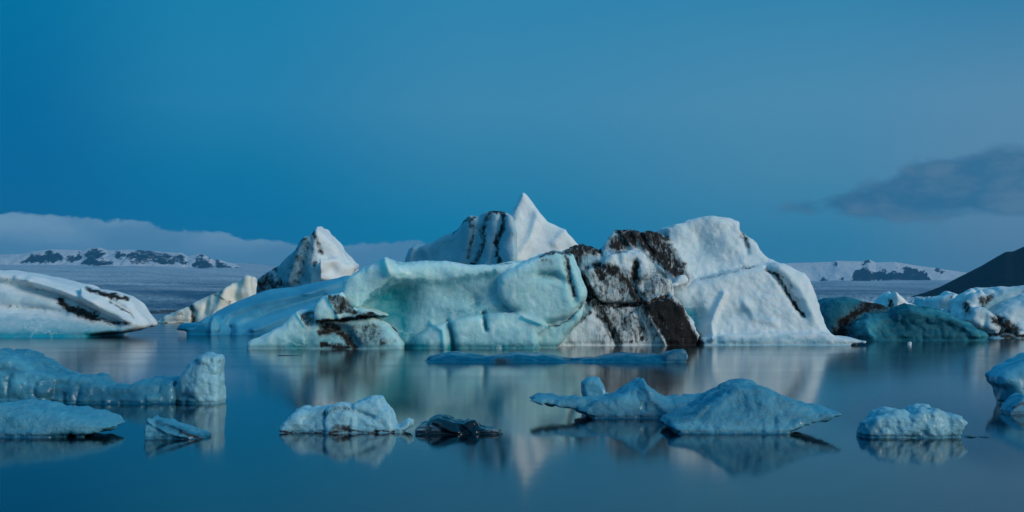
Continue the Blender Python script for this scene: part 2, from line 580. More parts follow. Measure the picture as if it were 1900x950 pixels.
def sculpt(name, mat, h, slabs, dabs=(), crests=(), noise=(), dirt=(), tint=(), base_tint=0.0, zmin=-0.5, parent=None, seed=1, waterline=0.0, box=None):
    """ice sculpted as a distance field of rounded slabs, then meshed.
    dabs push the front faces out (+) or in (-) in metres; crests fold them along a line."""
    pl = [to_world(s) for s in slabs]
    px_ = [p[0] for q, s in zip(pl, slabs) if not s['cut'] for p in q]
    pz_ = [p[1] for q, s in zip(pl, slabs) if not s['cut'] for p in q]
    zt = max(pz_) + 0.3 + 2 * h
    amp = max([abs(q[-1]) for q in dabs] + [0])
    fy, by = [], []
    for s, q in zip(slabs, pl):
        if s['cut']:
            continue
        for x, z in q:
            y = s['y0'] + s['lean'] * z + s['turn'] * (x - s['xc'])
            cm_ = 0.0
            fy.append(y - amp)
            by.append(y + s['th'])
    extra = 0.0
    for c in crests:
        w = max(abs(p[0] - c[0][0][0]) for q, s in zip(pl, slabs) for p in s['poly']) * slabs[0]['y0'] / F
        extra = max(extra, w * max(abs(c[1]), abs(c[2])))
    xs = np.arange(min(px_) - 3 * h - 0.2, max(px_) + 3 * h + 0.2, h)
    ys = np.arange(min(fy) - 3 * h - 0.2, max(by) + min(extra, 8) + 3 * h + 0.2, h)
    zs = np.arange(zmin, zt, h)
    X, Z = np.meshgrid(xs, zs, indexing='ij')
    f = None
    for s, q in zip(slabs, pl):
        d2 = poly_sdf(X, Z, q)
        Yl = s['y0'] + s['lean'] * np.maximum(Z, 0) + s['turn'] * (X - s['xc'])
        PX = 950 + F * X / Yl
        PY = HY - F * (Z - H) / Yl
        D = np.zeros(X.shape)
        for b in dabs:
            if b[0] == 's':
                D += b[3] * np.exp(-(line_dist(PX, PY, b[1]) / b[2]) ** 2)
            elif b[0] == 'a':
                D += b[3] * np.clip(0.5 - poly_sdf(PX, PY, b[1]) / (2.0 * b[2]), 0, 1)
            else:
                D += b[5] * np.exp(-((PX - b[1]) / b[3]) ** 2 - ((PY - b[2]) / b[4]) ** 2)
        for pts, sl, sr in crests:
            pts = sorted(pts, key=lambda p: p[1])
            xr = np.interp(PY, [p[1] for p in pts], [p[0] for p in pts])
            e = (PX - xr) * s['y0'] / F
            D -= sl * np.maximum(-e, 0) + sr * np.maximum(e, 0)
        front = (s['y0'] + s['lean'] * Z + s['turn'] * (X - s['xc']) - D)[:, None, :]
        th = s['th']
        q1 = (d2 + s['R'])[:, None, :].astype(np.float32)
        q2 = (np.abs(ys[None, :, None] - (front + th / 2)) - th / 2 + s['R']).astype(np.float32)
        g = np.sqrt(np.maximum(q1, 0) ** 2 + np.maximum(q2, 0) ** 2) + np.minimum(np.maximum(q1, q2), 0) - s['R']
        if f is None:
            f = g
        elif s['cut']:
            g = -g
            hh = np.clip(0.5 - 0.5 * (g - f) / s['k'], 0, 1)
            f = f * hh + g * (1 - hh) + s['k'] * hh * (1 - hh)
        else:
            hh = np.clip(0.5 + 0.5 * (g - f) / s['k'], 0, 1)
            f = g * (1 - hh) + f * hh - s['k'] * hh * (1 - hh)
    for k, nz in enumerate(noise):
        sc, am = nz[0], nz[1]
        an = nz[2] if len(nz) > 2 else (1, 1, 1)
        n = grid_noise(xs, ys, zs, sc, seed * 17 + k, an)
        if len(nz) > 3:
            n = 1 - 2 * np.abs(n)          # ridged: scalloped hollows
        f = f + am * n.astype(np.float32)
    # melt notch cut by the water
    f = f + (1.5 * h * np.exp(-((zs - 1.3 * h) / (1.5 * h)) ** 2)).astype(np.float32)
    f[0], f[-1], f[:, 0], f[:, -1], f[:, :, 0], f[:, :, -1] = 1, 1, 1, 1, 1, 1
    V, Q = surface_nets(f.astype(np.float64), xs, ys, zs)
    PX = 950 + F * V[:, 0] / V[:, 1]
    PY = HY - F * (V[:, 2] - H) / V[:, 1]
    wx = PX + 4.0 * fbm2(PX, PY, 26.0, seed * 3 + 1) + 2.0 * fbm2(PX, PY, 7.0, seed * 3 + 60, 3)
    wy = PY + 3.5 * fbm2(PX, PY, 26.0, seed * 3 + 2) + 2.0 * fbm2(PX, PY, 7.0, seed * 3 + 61, 3)
    dv = np.clip(mask(wx, wy, dirt), 0, 1)
    tv = np.clip(base_tint + mask(wx, wy, tint), 0, 1)
    if waterline:
        w = np.exp(-(np.maximum(V[:, 2], 0) / waterline) ** 2)
        tv = np.clip(tv + 0.45 * w, 0, 1)
    c = np.array([V[:, 0].mean(), V[:, 1].mean(), 0.0])
    o = make_mesh(name, V - c, Q, mat, {'dirt': dv, 'tint': tv})
    o.location = c
    if parent is not None:
        o.location = c - np.array(parent.location)
        o.parent = parent
    return o


def tag(o, label=None, cat=None, group=None, kind=None):
    if label:
        o['label'] = label
    if cat:
        o['category'] = cat
    if group:
        o['group'] = group
    if kind:
        o['kind'] = kind
    return o


def empty(name, px, y):
    o = bpy.data.objects.new(name, None)
    o.location = ((px - 950) / F * y, y, 0)
    COL.objects.link(o)
    return o


def wl(py):
    """distance of the water surface seen at a photo row"""
    return F * H / (py - HY)


# ------------------------------------------------------------------ setting: water, glacier, mountains
wv = np.array([(-9000, -200, 0), (9000, -200, 0), (9000, 14000, 0), (-9000, 14000, 0)], float)
water = make_mesh('water', wv, np.array([[0, 1, 2, 3]]), WATER)
tag(water, kind='structure')


def fan(name, px0, px1, npx, Ys, zfun, mat, rock=(), tintf=None):
    """terrain laid out on a fan of rays from the lagoon"""
    P, Y = np.meshgrid(np.linspace(px0, px1, npx), Ys, indexing='ij')
    X = (P - 950) / F * Y
    Zv = zfun(P, X, Y)
    V = np.stack([X, Y, Zv], -1).reshape(-1, 3)
    n1, n2 = P.shape
    i = np.arange(n1 * n2).reshape(n1, n2)
    Q = np.stack([i[:-1, :-1], i[1:, :-1], i[1:, 1:], i[:-1, 1:]], -1).reshape(-1, 4)
    PY = (HY - F * (Zv - H) / Y).ravel()
    px_, py_ = P.ravel(), PY
    wx = px_ + 6.0 * fbm2(px_, py_ * 1.5, 18.0, 301, 5, 0.65)
    wy = py_ + 4.0 * fbm2(px_, py_ * 1.5, 10.0, 341, 5, 0.65)
    rv = np.clip(mask(wx, wy, rock), 0, 1)
    tv = tintf(P.ravel(), PY, Y.ravel()) if tintf else np.zeros(len(V))
    return tag(make_mesh(name, V, Q, mat, {'rock': rv, 'tint': tv}), kind='structure')


def z_of(py, Y):
    return H - (py - HY) * Y / F


YL = [400, 520, 700, 1500, 3000, 5000, 8000, 10500, 11500, 14000]
PL = [590, 584, 577, 563, 540, 517, 501, 493, 488, 478]
PRr = [590, 584, 577, 562, 551, 538, 526, 521, 519, 515]


def glacier_z(P, X, Y):
    w = np.clip((P - 450) / 900, 0, 1)
    py = np.interp(Y, YL, PL) * (1 - w) + np.interp(Y, YL, PRr) * w
    # the left ice cap bulges at the far left and falls away towards the gap
    py = py + (1 - w) * np.clip((P - 250) / 250, 0, 1) * np.clip((Y - 1500) / 6000, 0, 1) * 12
    z = z_of(py, Y)
    rough = np.clip((Y - 500) / 500, 0, 1)
    cre = np.abs(fbm2(X, Y * 0.6, 45.0, 5, 4))
    z += rough * (fbm2(X, Y, 300.0, 9, 4) * np.clip(Y / 900, 1, 9) * 0.8 - cre * (3.5 + 12.0 * w * np.exp(-((Y - 1500) / 1400) ** 2)))
    ser = 1 - np.abs(fbm2(X, Y * 0.5, 16.0, 55, 3)) * 1.6           # broken seracs of the calving front
    z += rough * ser * (1.0 + 3.5 * w) * np.clip((4200 - Y) / 3000, 0, 1)
    return np.where(Y < 430, -1.0, np.where(Y < 520, np.minimum(z, 0.3), z))


def glacier_tint(P, PY, Y):
    w = np.clip((P - 450) / 900, 0, 1)
    left = np.interp(Y, [400, 700, 1500, 3200, 5000, 8000, 10000], [1.0, 0.95, 0.88, 0.55, 0.38, 0.10, -0.2])
    right = np.interp(Y, [400, 700, 1200, 2600, 4200, 6000, 9000], [0.4, 0.05, -0.1, 0.05, 0.55, 0.45, 0.2])
    band = 0.30 * fbm2(P * 0.35, Y * 0.10 + P * 0.5, 90.0, 31, 5) + 0.25 * fbm2(P * 0.12, Y * 0.5, 120.0, 77, 4)
    return np.clip(left * (1 - w) + right * w + band, 0, 1)


fan('glacier', -400, 2300, 1150, np.geomspace(400, 14000, 330), glacier_z, GLACIER,
    rock=[('s', [(200, 581), (280, 580), (360, 579), (460, 579)], 4.5, 0.8), ('s', [(230, 549), (300, 547), (420, 540)], 1.6, 0.35)], tintf=glacier_tint)


def ridge(crest, base, yc, depth, seed, amp):
    cx = [p[0] for p in crest]
    cy = [p[1] for p in crest]

    def zf(P, X, Y):
        zc = z_of(np.interp(P, cx, cy), yc)
        zb = z_of(base(P) if callable(base) else base, yc) - 130
        t = np.clip((yc - Y) / depth, -1, 1)
        prof = np.where(t > 0, (1 - t) ** 0.75, (1 + t) ** 0.6)
        n = fbm2(X, Y * 0.5, 700.0, seed, 6, 0.55) * amp
        r = (1 - np.abs(fbm2(X, Y * 0.35, 260.0, seed + 40, 5, 0.55))) * amp * 0.8
        return zb + (zc - zb) * prof + (n - r) * np.clip(np.abs(t) * 5, 0, 1) * np.clip(prof * 3, 0, 1)
    return zf


crest_l = [(-500, 480), (-100, 475), (0, 472), (38, 471), (60, 466), (95, 462), (120, 463), (150, 464), (165, 460), (185, 459), (200, 464), (240, 463), (290, 466),
           (338, 469), (348, 475), (366, 471), (374, 470), (388, 477), (398, 483), (406, 481), (420, 486), (436, 490), (448, 497), (470, 502), (520, 508), (700, 520)]
rock_l = [('a', [(38, 489), (52, 474), (70, 471), (95, 466), (119, 472), (118, 483), (75, 490)], 3, 0.85),
          ('a', [(122, 480), (140, 469), (149, 475), (143, 484), (125, 485)], 3, 0.8),
          ('a', [(148, 492), (158, 470), (180, 459), (195, 468), (190, 476), (176, 479), (200, 482), (214, 494), (180, 495), (160, 493)], 3, 0.85),
          ('a', [(205, 472), (235, 467), (262, 466), (322, 470), (340, 473), (346, 488), (300, 491), (255, 489), (230, 480)], 3, 0.72),
          ('a', [(354, 494), (364, 478), (375, 473), (392, 490), (388, 501), (362, 500)], 3, 0.85),
          ('a', [(388, 502), (398, 484), (410, 481), (424, 490), (448, 501), (440, 506)], 3, 0.85),
          ('a', [(408, 508), (440, 504), (474, 507), (474, 521), (412, 520)], 3, 0.85)]
fan('mountain', -500, 700, 620, np.linspace(10200, 13500, 90), ridge(crest_l, lambda P: 492 + np.clip((P - 250) / 200, 0, 1) * 26, 11500, 1250, 3, 40), SNOWROCK, rock=rock_l)

crest_r = [(1200, 500), (1420, 489), (1480, 487), (1543, 485), (1550, 483), (1600, 484), (1612, 481), (1625, 486), (1660, 485), (1700, 492), (1740, 497),
           (1770, 502), (1800, 506), (1900, 512), (2100, 520)]
rock_r = [('a', [(1573, 523), (1598, 496), (1608, 501), (1614, 506), (1640, 503), (1666, 507), (1682, 495), (1692, 495), (1722, 505), (1740, 523)], 1.6, 0.95),
          ('a', [(1735, 500), (1738, 497), (1755, 500), (1757, 508), (1748, 508)], 1.5, 0.9),
          ('a', [(1518, 523), (1520, 515), (1533, 516), (1535, 523)], 1.5, 0.8), ('a', [(1553, 522), (1560, 513), (1568, 514), (1568, 522)], 1.5, 0.85),
          ('a', [(1594, 493), (1600, 487), (1612, 481), (1618, 485), (1612, 490), (1600, 494)], 1.2, 0.8), ('a', [(1540, 494), (1548, 484), (1552, 486), (1545, 494)], 1.2, 0.7),
          ('d', 1712, 506, 6, 3, 0.4), ('d', 1666, 496, 3, 2, 0.6)]
fan('mountain', 1250, 2100, 520, np.linspace(10400, 13000, 80), ridge(crest_r, 523, 11500, 1000, 8, 16), SNOWROCK, rock=rock_r)

crest_h = [(1560, 560), (1690, 549), (1720, 540), (1745, 530), (1780, 512), (1820, 492), (1850, 474), (1866, 465), (1880, 464), (1900, 455), (1950, 430), (2100, 372), (2400, 330)]
fan('hill', 1600, 2400, 260, np.linspace(1900, 4200, 80), ridge(crest_h, 548, 2900, 900, 12, 20), BASALT)


# ------------------------------------------------------------------ icebergs of the middle distance
# far left berg
y = wl(626)
o = sculpt('iceberg', ICE, 0.13, [
    slab([(-80, 500), (0, 503), (60, 512), (120, 527), (150, 535), (175, 548), (190, 575), (200, 600), (180, 640), (-80, 640)], y + 1.2, 9, 1.2, 0.5, 0.0, 0.5),
    slab([(150, 534), (165, 537), (200, 542), (225, 548), (244, 561), (256, 576), (268, 593), (272, 603), (266, 607), (236, 608), (205, 605), (180, 590), (160, 565)], y + 0.8, 5, 1.0, 0.35, 0.1, 0.4),
    slab([(-80, 572), (0, 580), (60, 584), (120, 590), (180, 598), (225, 606), (246, 608), (226, 614), (190, 619), (120, 640), (-80, 640)], y - 0.6, 7, 0.8, 0.9, 0.1, 0.5),
], dabs=[('s', [(-40, 520), (40, 535), (100, 548), (160, 575), (215, 597)], 9, -0.9), ('s', [(30, 515), (110, 535), (180, 560)], 6, 0.5), ('s', [(60, 515), (140, 545), (200, 575), (250, 600)], 11, 0.6),
         ('s', [(-60, 565), (40, 570), (120, 580)], 7, -0.5), ('s', [(200, 555), (235, 575), (262, 598)], 4, -0.35)],
    noise=[(3.0, 0.18), (1.2, 0.10)], seed=2, base_tint=0.08, waterline=0.7,
    dirt=[('s', [(163, 537), (185, 545), (205, 551), (232, 553)], 5, 0.9), ('s', [(112, 556), (122, 568), (145, 579), (178, 590)], 8, 0.95),
          ('s', [(205, 560), (230, 574), (246, 588)], 3, 0.55), ('s', [(-30, 507), (40, 524), (80, 540), (112, 555)], 5, 0.26),
          ('s', [(-60, 562), (60, 570), (110, 577)], 4, 0.24), ('s', [(180, 590), (215, 598), (236, 600)], 5, 0.6), ('d', 225, 600, 14, 6, 0.5)],
    tint=[('a', [(-90, 640), (-90, 578), (60, 586), (180, 600), (250, 610), (180, 640)], 6, 0.5), ('s', [(-60, 545), (60, 560), (120, 575)], 12, 0.3)])  # apron tinted bluer as painted shade, holding back the sun on its slope
tag(o, 'long low white iceberg with two dark ash streaks, at the left edge of the lagoon', 'iceberg')

# small cream berg far behind
y = wl(600)
o = sculpt('iceberg', ICE_WARM, 0.2, [
    slab([(285, 597), (300, 591), (322, 582), (345, 569), (362, 561), (390, 548), (412, 539), (420, 531), (430, 523), (440, 524), (446, 519), (455, 514), (464, 514), (470, 560), (470, 620), (300, 620)], y, 9, 0.9, 0.35, -0.25, 0.3),
], dabs=[('s', [(350, 566), (360, 580), (356, 600)], 5, -0.8), ('s', [(420, 532), (410, 560), (395, 590)], 9, 0.7), ('s', [(385, 552), (380, 580)], 6, -0.5), ('s', [(440, 526), (436, 560)], 7, -0.6)],
    noise=[(3.0, 0.4), (1.3, 0.28)], seed=3, base_tint=0.08,
    dirt=[('s', [(351, 564), (358, 580), (358, 598)], 4, 0.85), ('s', [(285, 599), (330, 600), (370, 601)], 2.5, 0.8), ('d', 412, 542, 8, 5, 0.5), ('s', [(395, 550), (420, 555), (425, 568)], 4, 0.4), ('d', 330, 585, 14, 6, 0.38)])
tag(o, 'small cream white iceberg with a brown crack, low and far behind the blue shelf', 'iceberg')

# pointed dirty berg
y = 140.0
o = sculpt('iceberg', ICE, 0.14, [
    slab([(455, 560), (458, 518), (480, 505), (500, 493), (530, 470), (553, 445), (562, 440), (572, 438), (582, 426), (587, 420), (597, 432), (612, 448), (625, 465), (636, 484), (650, 520), (652, 600), (463, 600)], y, 12, 0.5, 0.2, 0.0, 0.3),
    slab([(590, 520), (592, 480), (625, 478), (640, 489), (652, 487), (654, 495), (645, 506), (634, 530)], y - 0.2, 6, 0.5, 0.1, 0.35, 0.4),
], crests=[([(587, 420), (582, 460), (578, 490), (577, 600)], 0.75, 0.45)],
    dabs=[('s', [(560, 445), (545, 480), (530, 520)], 9, 0.5), ('d', 592, 495, 9, 14, 0.6), ('d', 612, 500, 10, 9, -0.5), ('s', [(500, 500), (515, 535)], 5, -0.3)],
    noise=[(3.0, 0.3), (1.2, 0.16), (0.6, 0.06)], seed=4, base_tint=0.08,
    tint=[('a', [(455, 560), (460, 515), (587, 415), (582, 460), (578, 490), (577, 560)], 4, 0.6)],  # shade of the left face painted in as a bluer tint
    dirt=[('d', 512, 498, 7, 7, 0.8), ('d', 488, 500, 8, 6, 0.75), ('s', [(484, 498), (497, 512), (512, 534)], 4, 0.7), ('d', 492, 525, 14, 8, 0.85), ('d', 520, 524, 7, 7, 0.85), ('d', 470, 538, 9, 8, 0.8),
          ('s', [(580, 428), (588, 440)], 5, 0.55), ('s', [(590, 448), (597, 466)], 5, 0.62), ('d', 586, 490, 5, 9, 0.55), ('a', [(463, 545), (465, 518), (500, 494), (530, 530), (480, 550)], 14, 0.56), ('a', [(520, 540), (545, 460), (585, 425), (585, 470), (570, 530)], 12, 0.3),
          ('s', [(470, 512), (530, 468), (572, 438)], 3, 0.45)])
tag(o, 'pointed grey white iceberg speckled with ash, behind the smooth blue shelf', 'iceberg')

# smooth blue shelf
y = 116.0
o = sculpt('iceberg', ICE_BLUE, 0.13, [
    slab([(384, 618), (388, 590), (402, 576), (440, 561), (470, 550), (500, 541), (545, 535), (580, 525), (640, 512), (690, 510), (700, 640), (386, 640)], y, 9, 1.0, 1.1, 0.0, 0.5),
    slab([(329, 611), (336, 602), (350, 600), (366, 599), (384, 587), (400, 585), (410, 600), (410, 640), (350, 640), (345, 614)], y - 1.0, 5, 0.4, 0.5, 0.0, 0.4),
], dabs=[('s', [(400, 590), (470, 565), (560, 545), (640, 520)], 7, 0.55), ('s', [(430, 610), (500, 580), (600, 550)], 6, -0.5), ('s', [(470, 612), (540, 585), (600, 570)], 6, 0.45),
         ('s', [(412, 640), (410, 600), (420, 590)], 5, 0.5), ('s', [(440, 640), (440, 605)], 8, 0.5), ('s', [(425, 640), (424, 606)], 3, -0.5), ('s', [(392, 640), (394, 600)], 5, 0.4), ('d', 560, 541, 14, 5, -0.35), ('d', 568, 545, 10, 3, 0.35)],
    noise=[(4.0, 0.3, (2, 1, 1)), (1.5, 0.1)], seed=5, base_tint=0.25, waterline=0.5,
    tint=[('s', [(420, 585), (500, 560), (590, 540)], 16, 0.35), ('a', [(325, 640), (327, 598), (384, 598), (384, 640)], 5, 0.7), ('s', [(470, 600), (560, 575), (620, 560)], 7, -0.25)])
tag(o, 'smooth sky blue ice shelf sloping into the water in front of the pointed iceberg', 'iceberg')

# peak berg behind the turquoise wall
y = 100.0
f_root = empty('iceberg', 930, y)
tag(f_root, 'tall white ice pyramid with a dark streaked blue shoulder, rising behind the turquoise wall', 'iceberg')
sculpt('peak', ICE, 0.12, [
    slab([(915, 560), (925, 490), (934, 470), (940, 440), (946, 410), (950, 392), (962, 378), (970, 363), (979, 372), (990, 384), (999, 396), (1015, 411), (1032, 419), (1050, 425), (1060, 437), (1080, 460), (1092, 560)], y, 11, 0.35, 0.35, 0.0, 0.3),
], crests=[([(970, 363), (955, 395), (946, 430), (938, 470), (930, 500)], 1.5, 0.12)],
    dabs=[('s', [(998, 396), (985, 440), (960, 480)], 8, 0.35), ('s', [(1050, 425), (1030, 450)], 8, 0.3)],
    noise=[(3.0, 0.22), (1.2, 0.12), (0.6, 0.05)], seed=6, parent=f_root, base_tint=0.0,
    tint=[('a', [(915, 520), (940, 440), (952, 390), (962, 385), (950, 420), (942, 450), (936, 500)], 4, 0.6)], dirt=[('s', [(930, 478), (945, 468)], 4, 0.5)])  # blue sliver paints the shade on the peak's turned-away left face
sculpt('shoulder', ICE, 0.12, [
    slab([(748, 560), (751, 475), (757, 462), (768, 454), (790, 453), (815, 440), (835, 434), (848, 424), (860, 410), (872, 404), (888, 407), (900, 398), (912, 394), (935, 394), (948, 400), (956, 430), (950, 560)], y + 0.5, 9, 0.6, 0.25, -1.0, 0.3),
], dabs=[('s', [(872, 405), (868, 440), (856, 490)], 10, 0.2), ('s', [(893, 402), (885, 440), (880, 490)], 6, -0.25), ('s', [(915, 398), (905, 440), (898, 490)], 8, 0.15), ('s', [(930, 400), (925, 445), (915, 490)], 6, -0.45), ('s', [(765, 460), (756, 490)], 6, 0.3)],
    noise=[(3.0, 0.25), (1.1, 0.14)], seed=7, parent=f_root, base_tint=0.5,  # bluer base tint stands in for shade on this left-facing shoulder
    dirt=[('s', [(872, 406), (879, 425), (872, 450), (868, 480)], 5, 0.5), ('s', [(905, 398), (893, 425), (897, 450), (880, 490)], 7, 0.56), ('s', [(933, 398), (931, 425), (921, 450), (924, 488)], 5, 0.72), ('s', [(840, 430), (862, 410), (880, 404)], 2.5, 0.6), ('s', [(905, 396), (935, 393)], 3, 0.85)])

# ------------------------------------------------------------------ the great berg
e_root = empty('iceberg', 1030, 80)
tag(e_root, 'huge iceberg with a turquoise wall, a black ash band and a white dome', 'iceberg')
y = 77.0
sculpt('turquoise_wall', ICE_WALL, 0.075, [
    slab([(636, 560), (645, 515), (670, 500), (700, 489), (740, 493), (790, 488), (830, 487), (870, 493), (910, 494), (950, 487), (1000, 475), (1030, 467), (1065, 470), (1090, 540), (1080, 590), (1040, 640), (1000, 700), (690, 700), (660, 610)], y, 7, 0.6, 0.10, 0.0, 0.4),
    slab([(629, 545), (636, 520), (650, 508), (670, 499), (697, 488), (708, 481), (716, 477), (726, 484), (742, 495), (752, 506), (740, 522), (715, 540), (690, 556), (663, 572), (648, 572), (636, 562)], y - 1.3, 5, 0.55, 0.12, -0.15, 0.35),
    slab([(740, 492), (790, 488), (830, 487), (870, 493), (910, 494), (950, 487), (958, 492), (935, 503), (890, 508), (840, 513), (790, 518), (735, 522), (715, 520)], y - 0.75, 4, 0.35, 0.25, 0.0, 0.4),
    slab([(923, 535), (926, 517), (945, 503), (972, 489), (1002, 475), (1030, 467), (1056, 472), (1072, 505), (1085, 550), (1068, 585), (1030, 602), (985, 592), (945, 575), (928, 556)], y - 0.6, 5, 0.5, 0.12, 0.1, 0.2),
    slab([(745, 700), (770, 628), (795, 606), (830, 594), (870, 586), (915, 580), (965, 578), (1000, 588), (1022, 603), (1012, 614), (1000, 622), (995, 700)], y - 1.0, 6, 0.4, 0.22, 0.0, 0.3),
    slab([(640, 600), (690, 560), (760, 540), (800, 600), (780, 700), (690, 700)], y + 0.4, 5, 0.8, 0.1, 0.0, 0.8),
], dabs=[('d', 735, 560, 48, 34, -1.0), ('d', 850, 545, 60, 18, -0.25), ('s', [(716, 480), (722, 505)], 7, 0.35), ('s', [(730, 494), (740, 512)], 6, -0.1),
         ('s', [(897, 582), (899, 592), (902, 612)], 4, -0.55), ('s', [(832, 600), (838, 625), (842, 660)], 6, -0.75), ('s', [(800, 600), (822, 612), (826, 660)], 5, 0.25),
         ('s', [(1002, 510), (1030, 512), (1044, 520)], 7, -0.35), ('s', [(1050, 480), (1058, 520), (1068, 560)], 6, -0.3), ('d', 880, 560, 14, 12, -0.3), ('s', [(970, 588), (1020, 606)], 3, 0.3), ('s', [(1012, 602), (1055, 592), (1080, 565)], 5, -0.35)],
    noise=[(2.2, 0.12), (0.9, 0.05), (0.42, 0.03, (1, 1, 1.3), 'r'), (0.24, 0.02)], seed=8, parent=e_root, base_tint=0.32, waterline=0.35,
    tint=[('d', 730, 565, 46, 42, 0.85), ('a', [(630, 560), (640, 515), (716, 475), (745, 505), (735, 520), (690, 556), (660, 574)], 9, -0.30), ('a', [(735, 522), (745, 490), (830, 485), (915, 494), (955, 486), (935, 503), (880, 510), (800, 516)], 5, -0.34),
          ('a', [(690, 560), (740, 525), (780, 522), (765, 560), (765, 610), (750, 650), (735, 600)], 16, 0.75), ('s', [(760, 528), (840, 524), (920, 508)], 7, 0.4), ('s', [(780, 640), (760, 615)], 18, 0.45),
          ('d', 1022, 512, 22, 7, 0.5), ('d', 880, 560, 18, 14, 0.3), ('s', [(835, 604), (840, 650)], 6, 0.55), ('s', [(895, 580), (901, 606)], 5, 0.4), ('s', [(820, 575), (890, 580), (960, 572)], 7, 0.3),
          ('s', [(850, 605), (900, 600), (960, 598)], 10, -0.28), ('s', [(955, 490), (1010, 480)], 9, -0.3), ('s', [(850, 640), (990, 640)], 12, 0.15)],
    dirt=[('s', [(1000, 474), (1030, 467), (1060, 470)], 4, 0.62), ('d', 1010, 484, 14, 7, 0.48), ('s', [(920, 494), (950, 488)], 2.5, 0.5), ('s', [(1052, 476), (1058, 515), (1066, 545)], 5, 0.6), ('s', [(636, 556), (650, 570)], 3, 0.3), ('s', [(1020, 606), (1060, 592), (1080, 565)], 2.5, 0.5)])
sculpt('ice_foot', ICE_WALL, 0.075, [
    slab([(455, 642), (460, 635), (478, 626), (520, 609), (545, 585), (552, 579), (586, 577), (600, 592), (650, 588), (690, 592), (720, 620), (735, 700), (455, 700)], y - 1.6, 6, 0.4, 0.25, 0.0, 0.25),
    slab([(583, 588), (583, 572), (590, 554), (606, 546), (634, 545), (646, 566), (690, 574), (715, 585), (680, 588), (640, 592), (600, 598), (588, 597)], y - 2.2, 5, 0.3, 0.2, 0.0, 0.15),
    slab([(648, 700), (650, 610), (662, 595), (690, 588), (715, 596), (735, 615), (750, 642), (755, 700)], y - 1.6, 5, 0.5, 0.35, 0.0, 0.25),
], dabs=[('s', [(600, 604), (640, 612), (660, 640)], 7, -0.7), ('s', [(690, 585), (720, 596), (745, 630)], 4, -0.5), ('s', [(606, 548), (622, 575), (630, 592)], 3, 0.15), ('s', [(550, 580), (566, 604)], 3, 0.15)],
    noise=[(2.0, 0.14), (0.8, 0.08), (0.4, 0.04), (0.22, 0.025)], seed=9, parent=e_root, base_tint=0.15, waterline=0.4,
    tint=[('s', [(545, 635), (620, 628)], 14, 0.45), ('s', [(470, 632), (560, 600)], 12, -0.1), ('d', 700, 620, 30, 22, 0.3)],
    dirt=[('a', [(606, 547), (633, 545), (648, 568), (668, 580), (622, 580)], 2, 0.62), ('a', [(549, 580), (584, 577), (588, 602), (566, 607)], 2, 0.56), ('s', [(592, 600), (650, 590), (690, 582), (722, 592), (745, 624)], 4, 0.85),  # ash on the two faces; the long arc paints the arch hollow's shade
          ('s', [(598, 614), (622, 610), (640, 624), (656, 645)], 9, 0.9), ('a', [(640, 600), (700, 592), (740, 640), (660, 645)], 8, 0.40), ('s', [(600, 640), (640, 645)], 6, 0.8)])

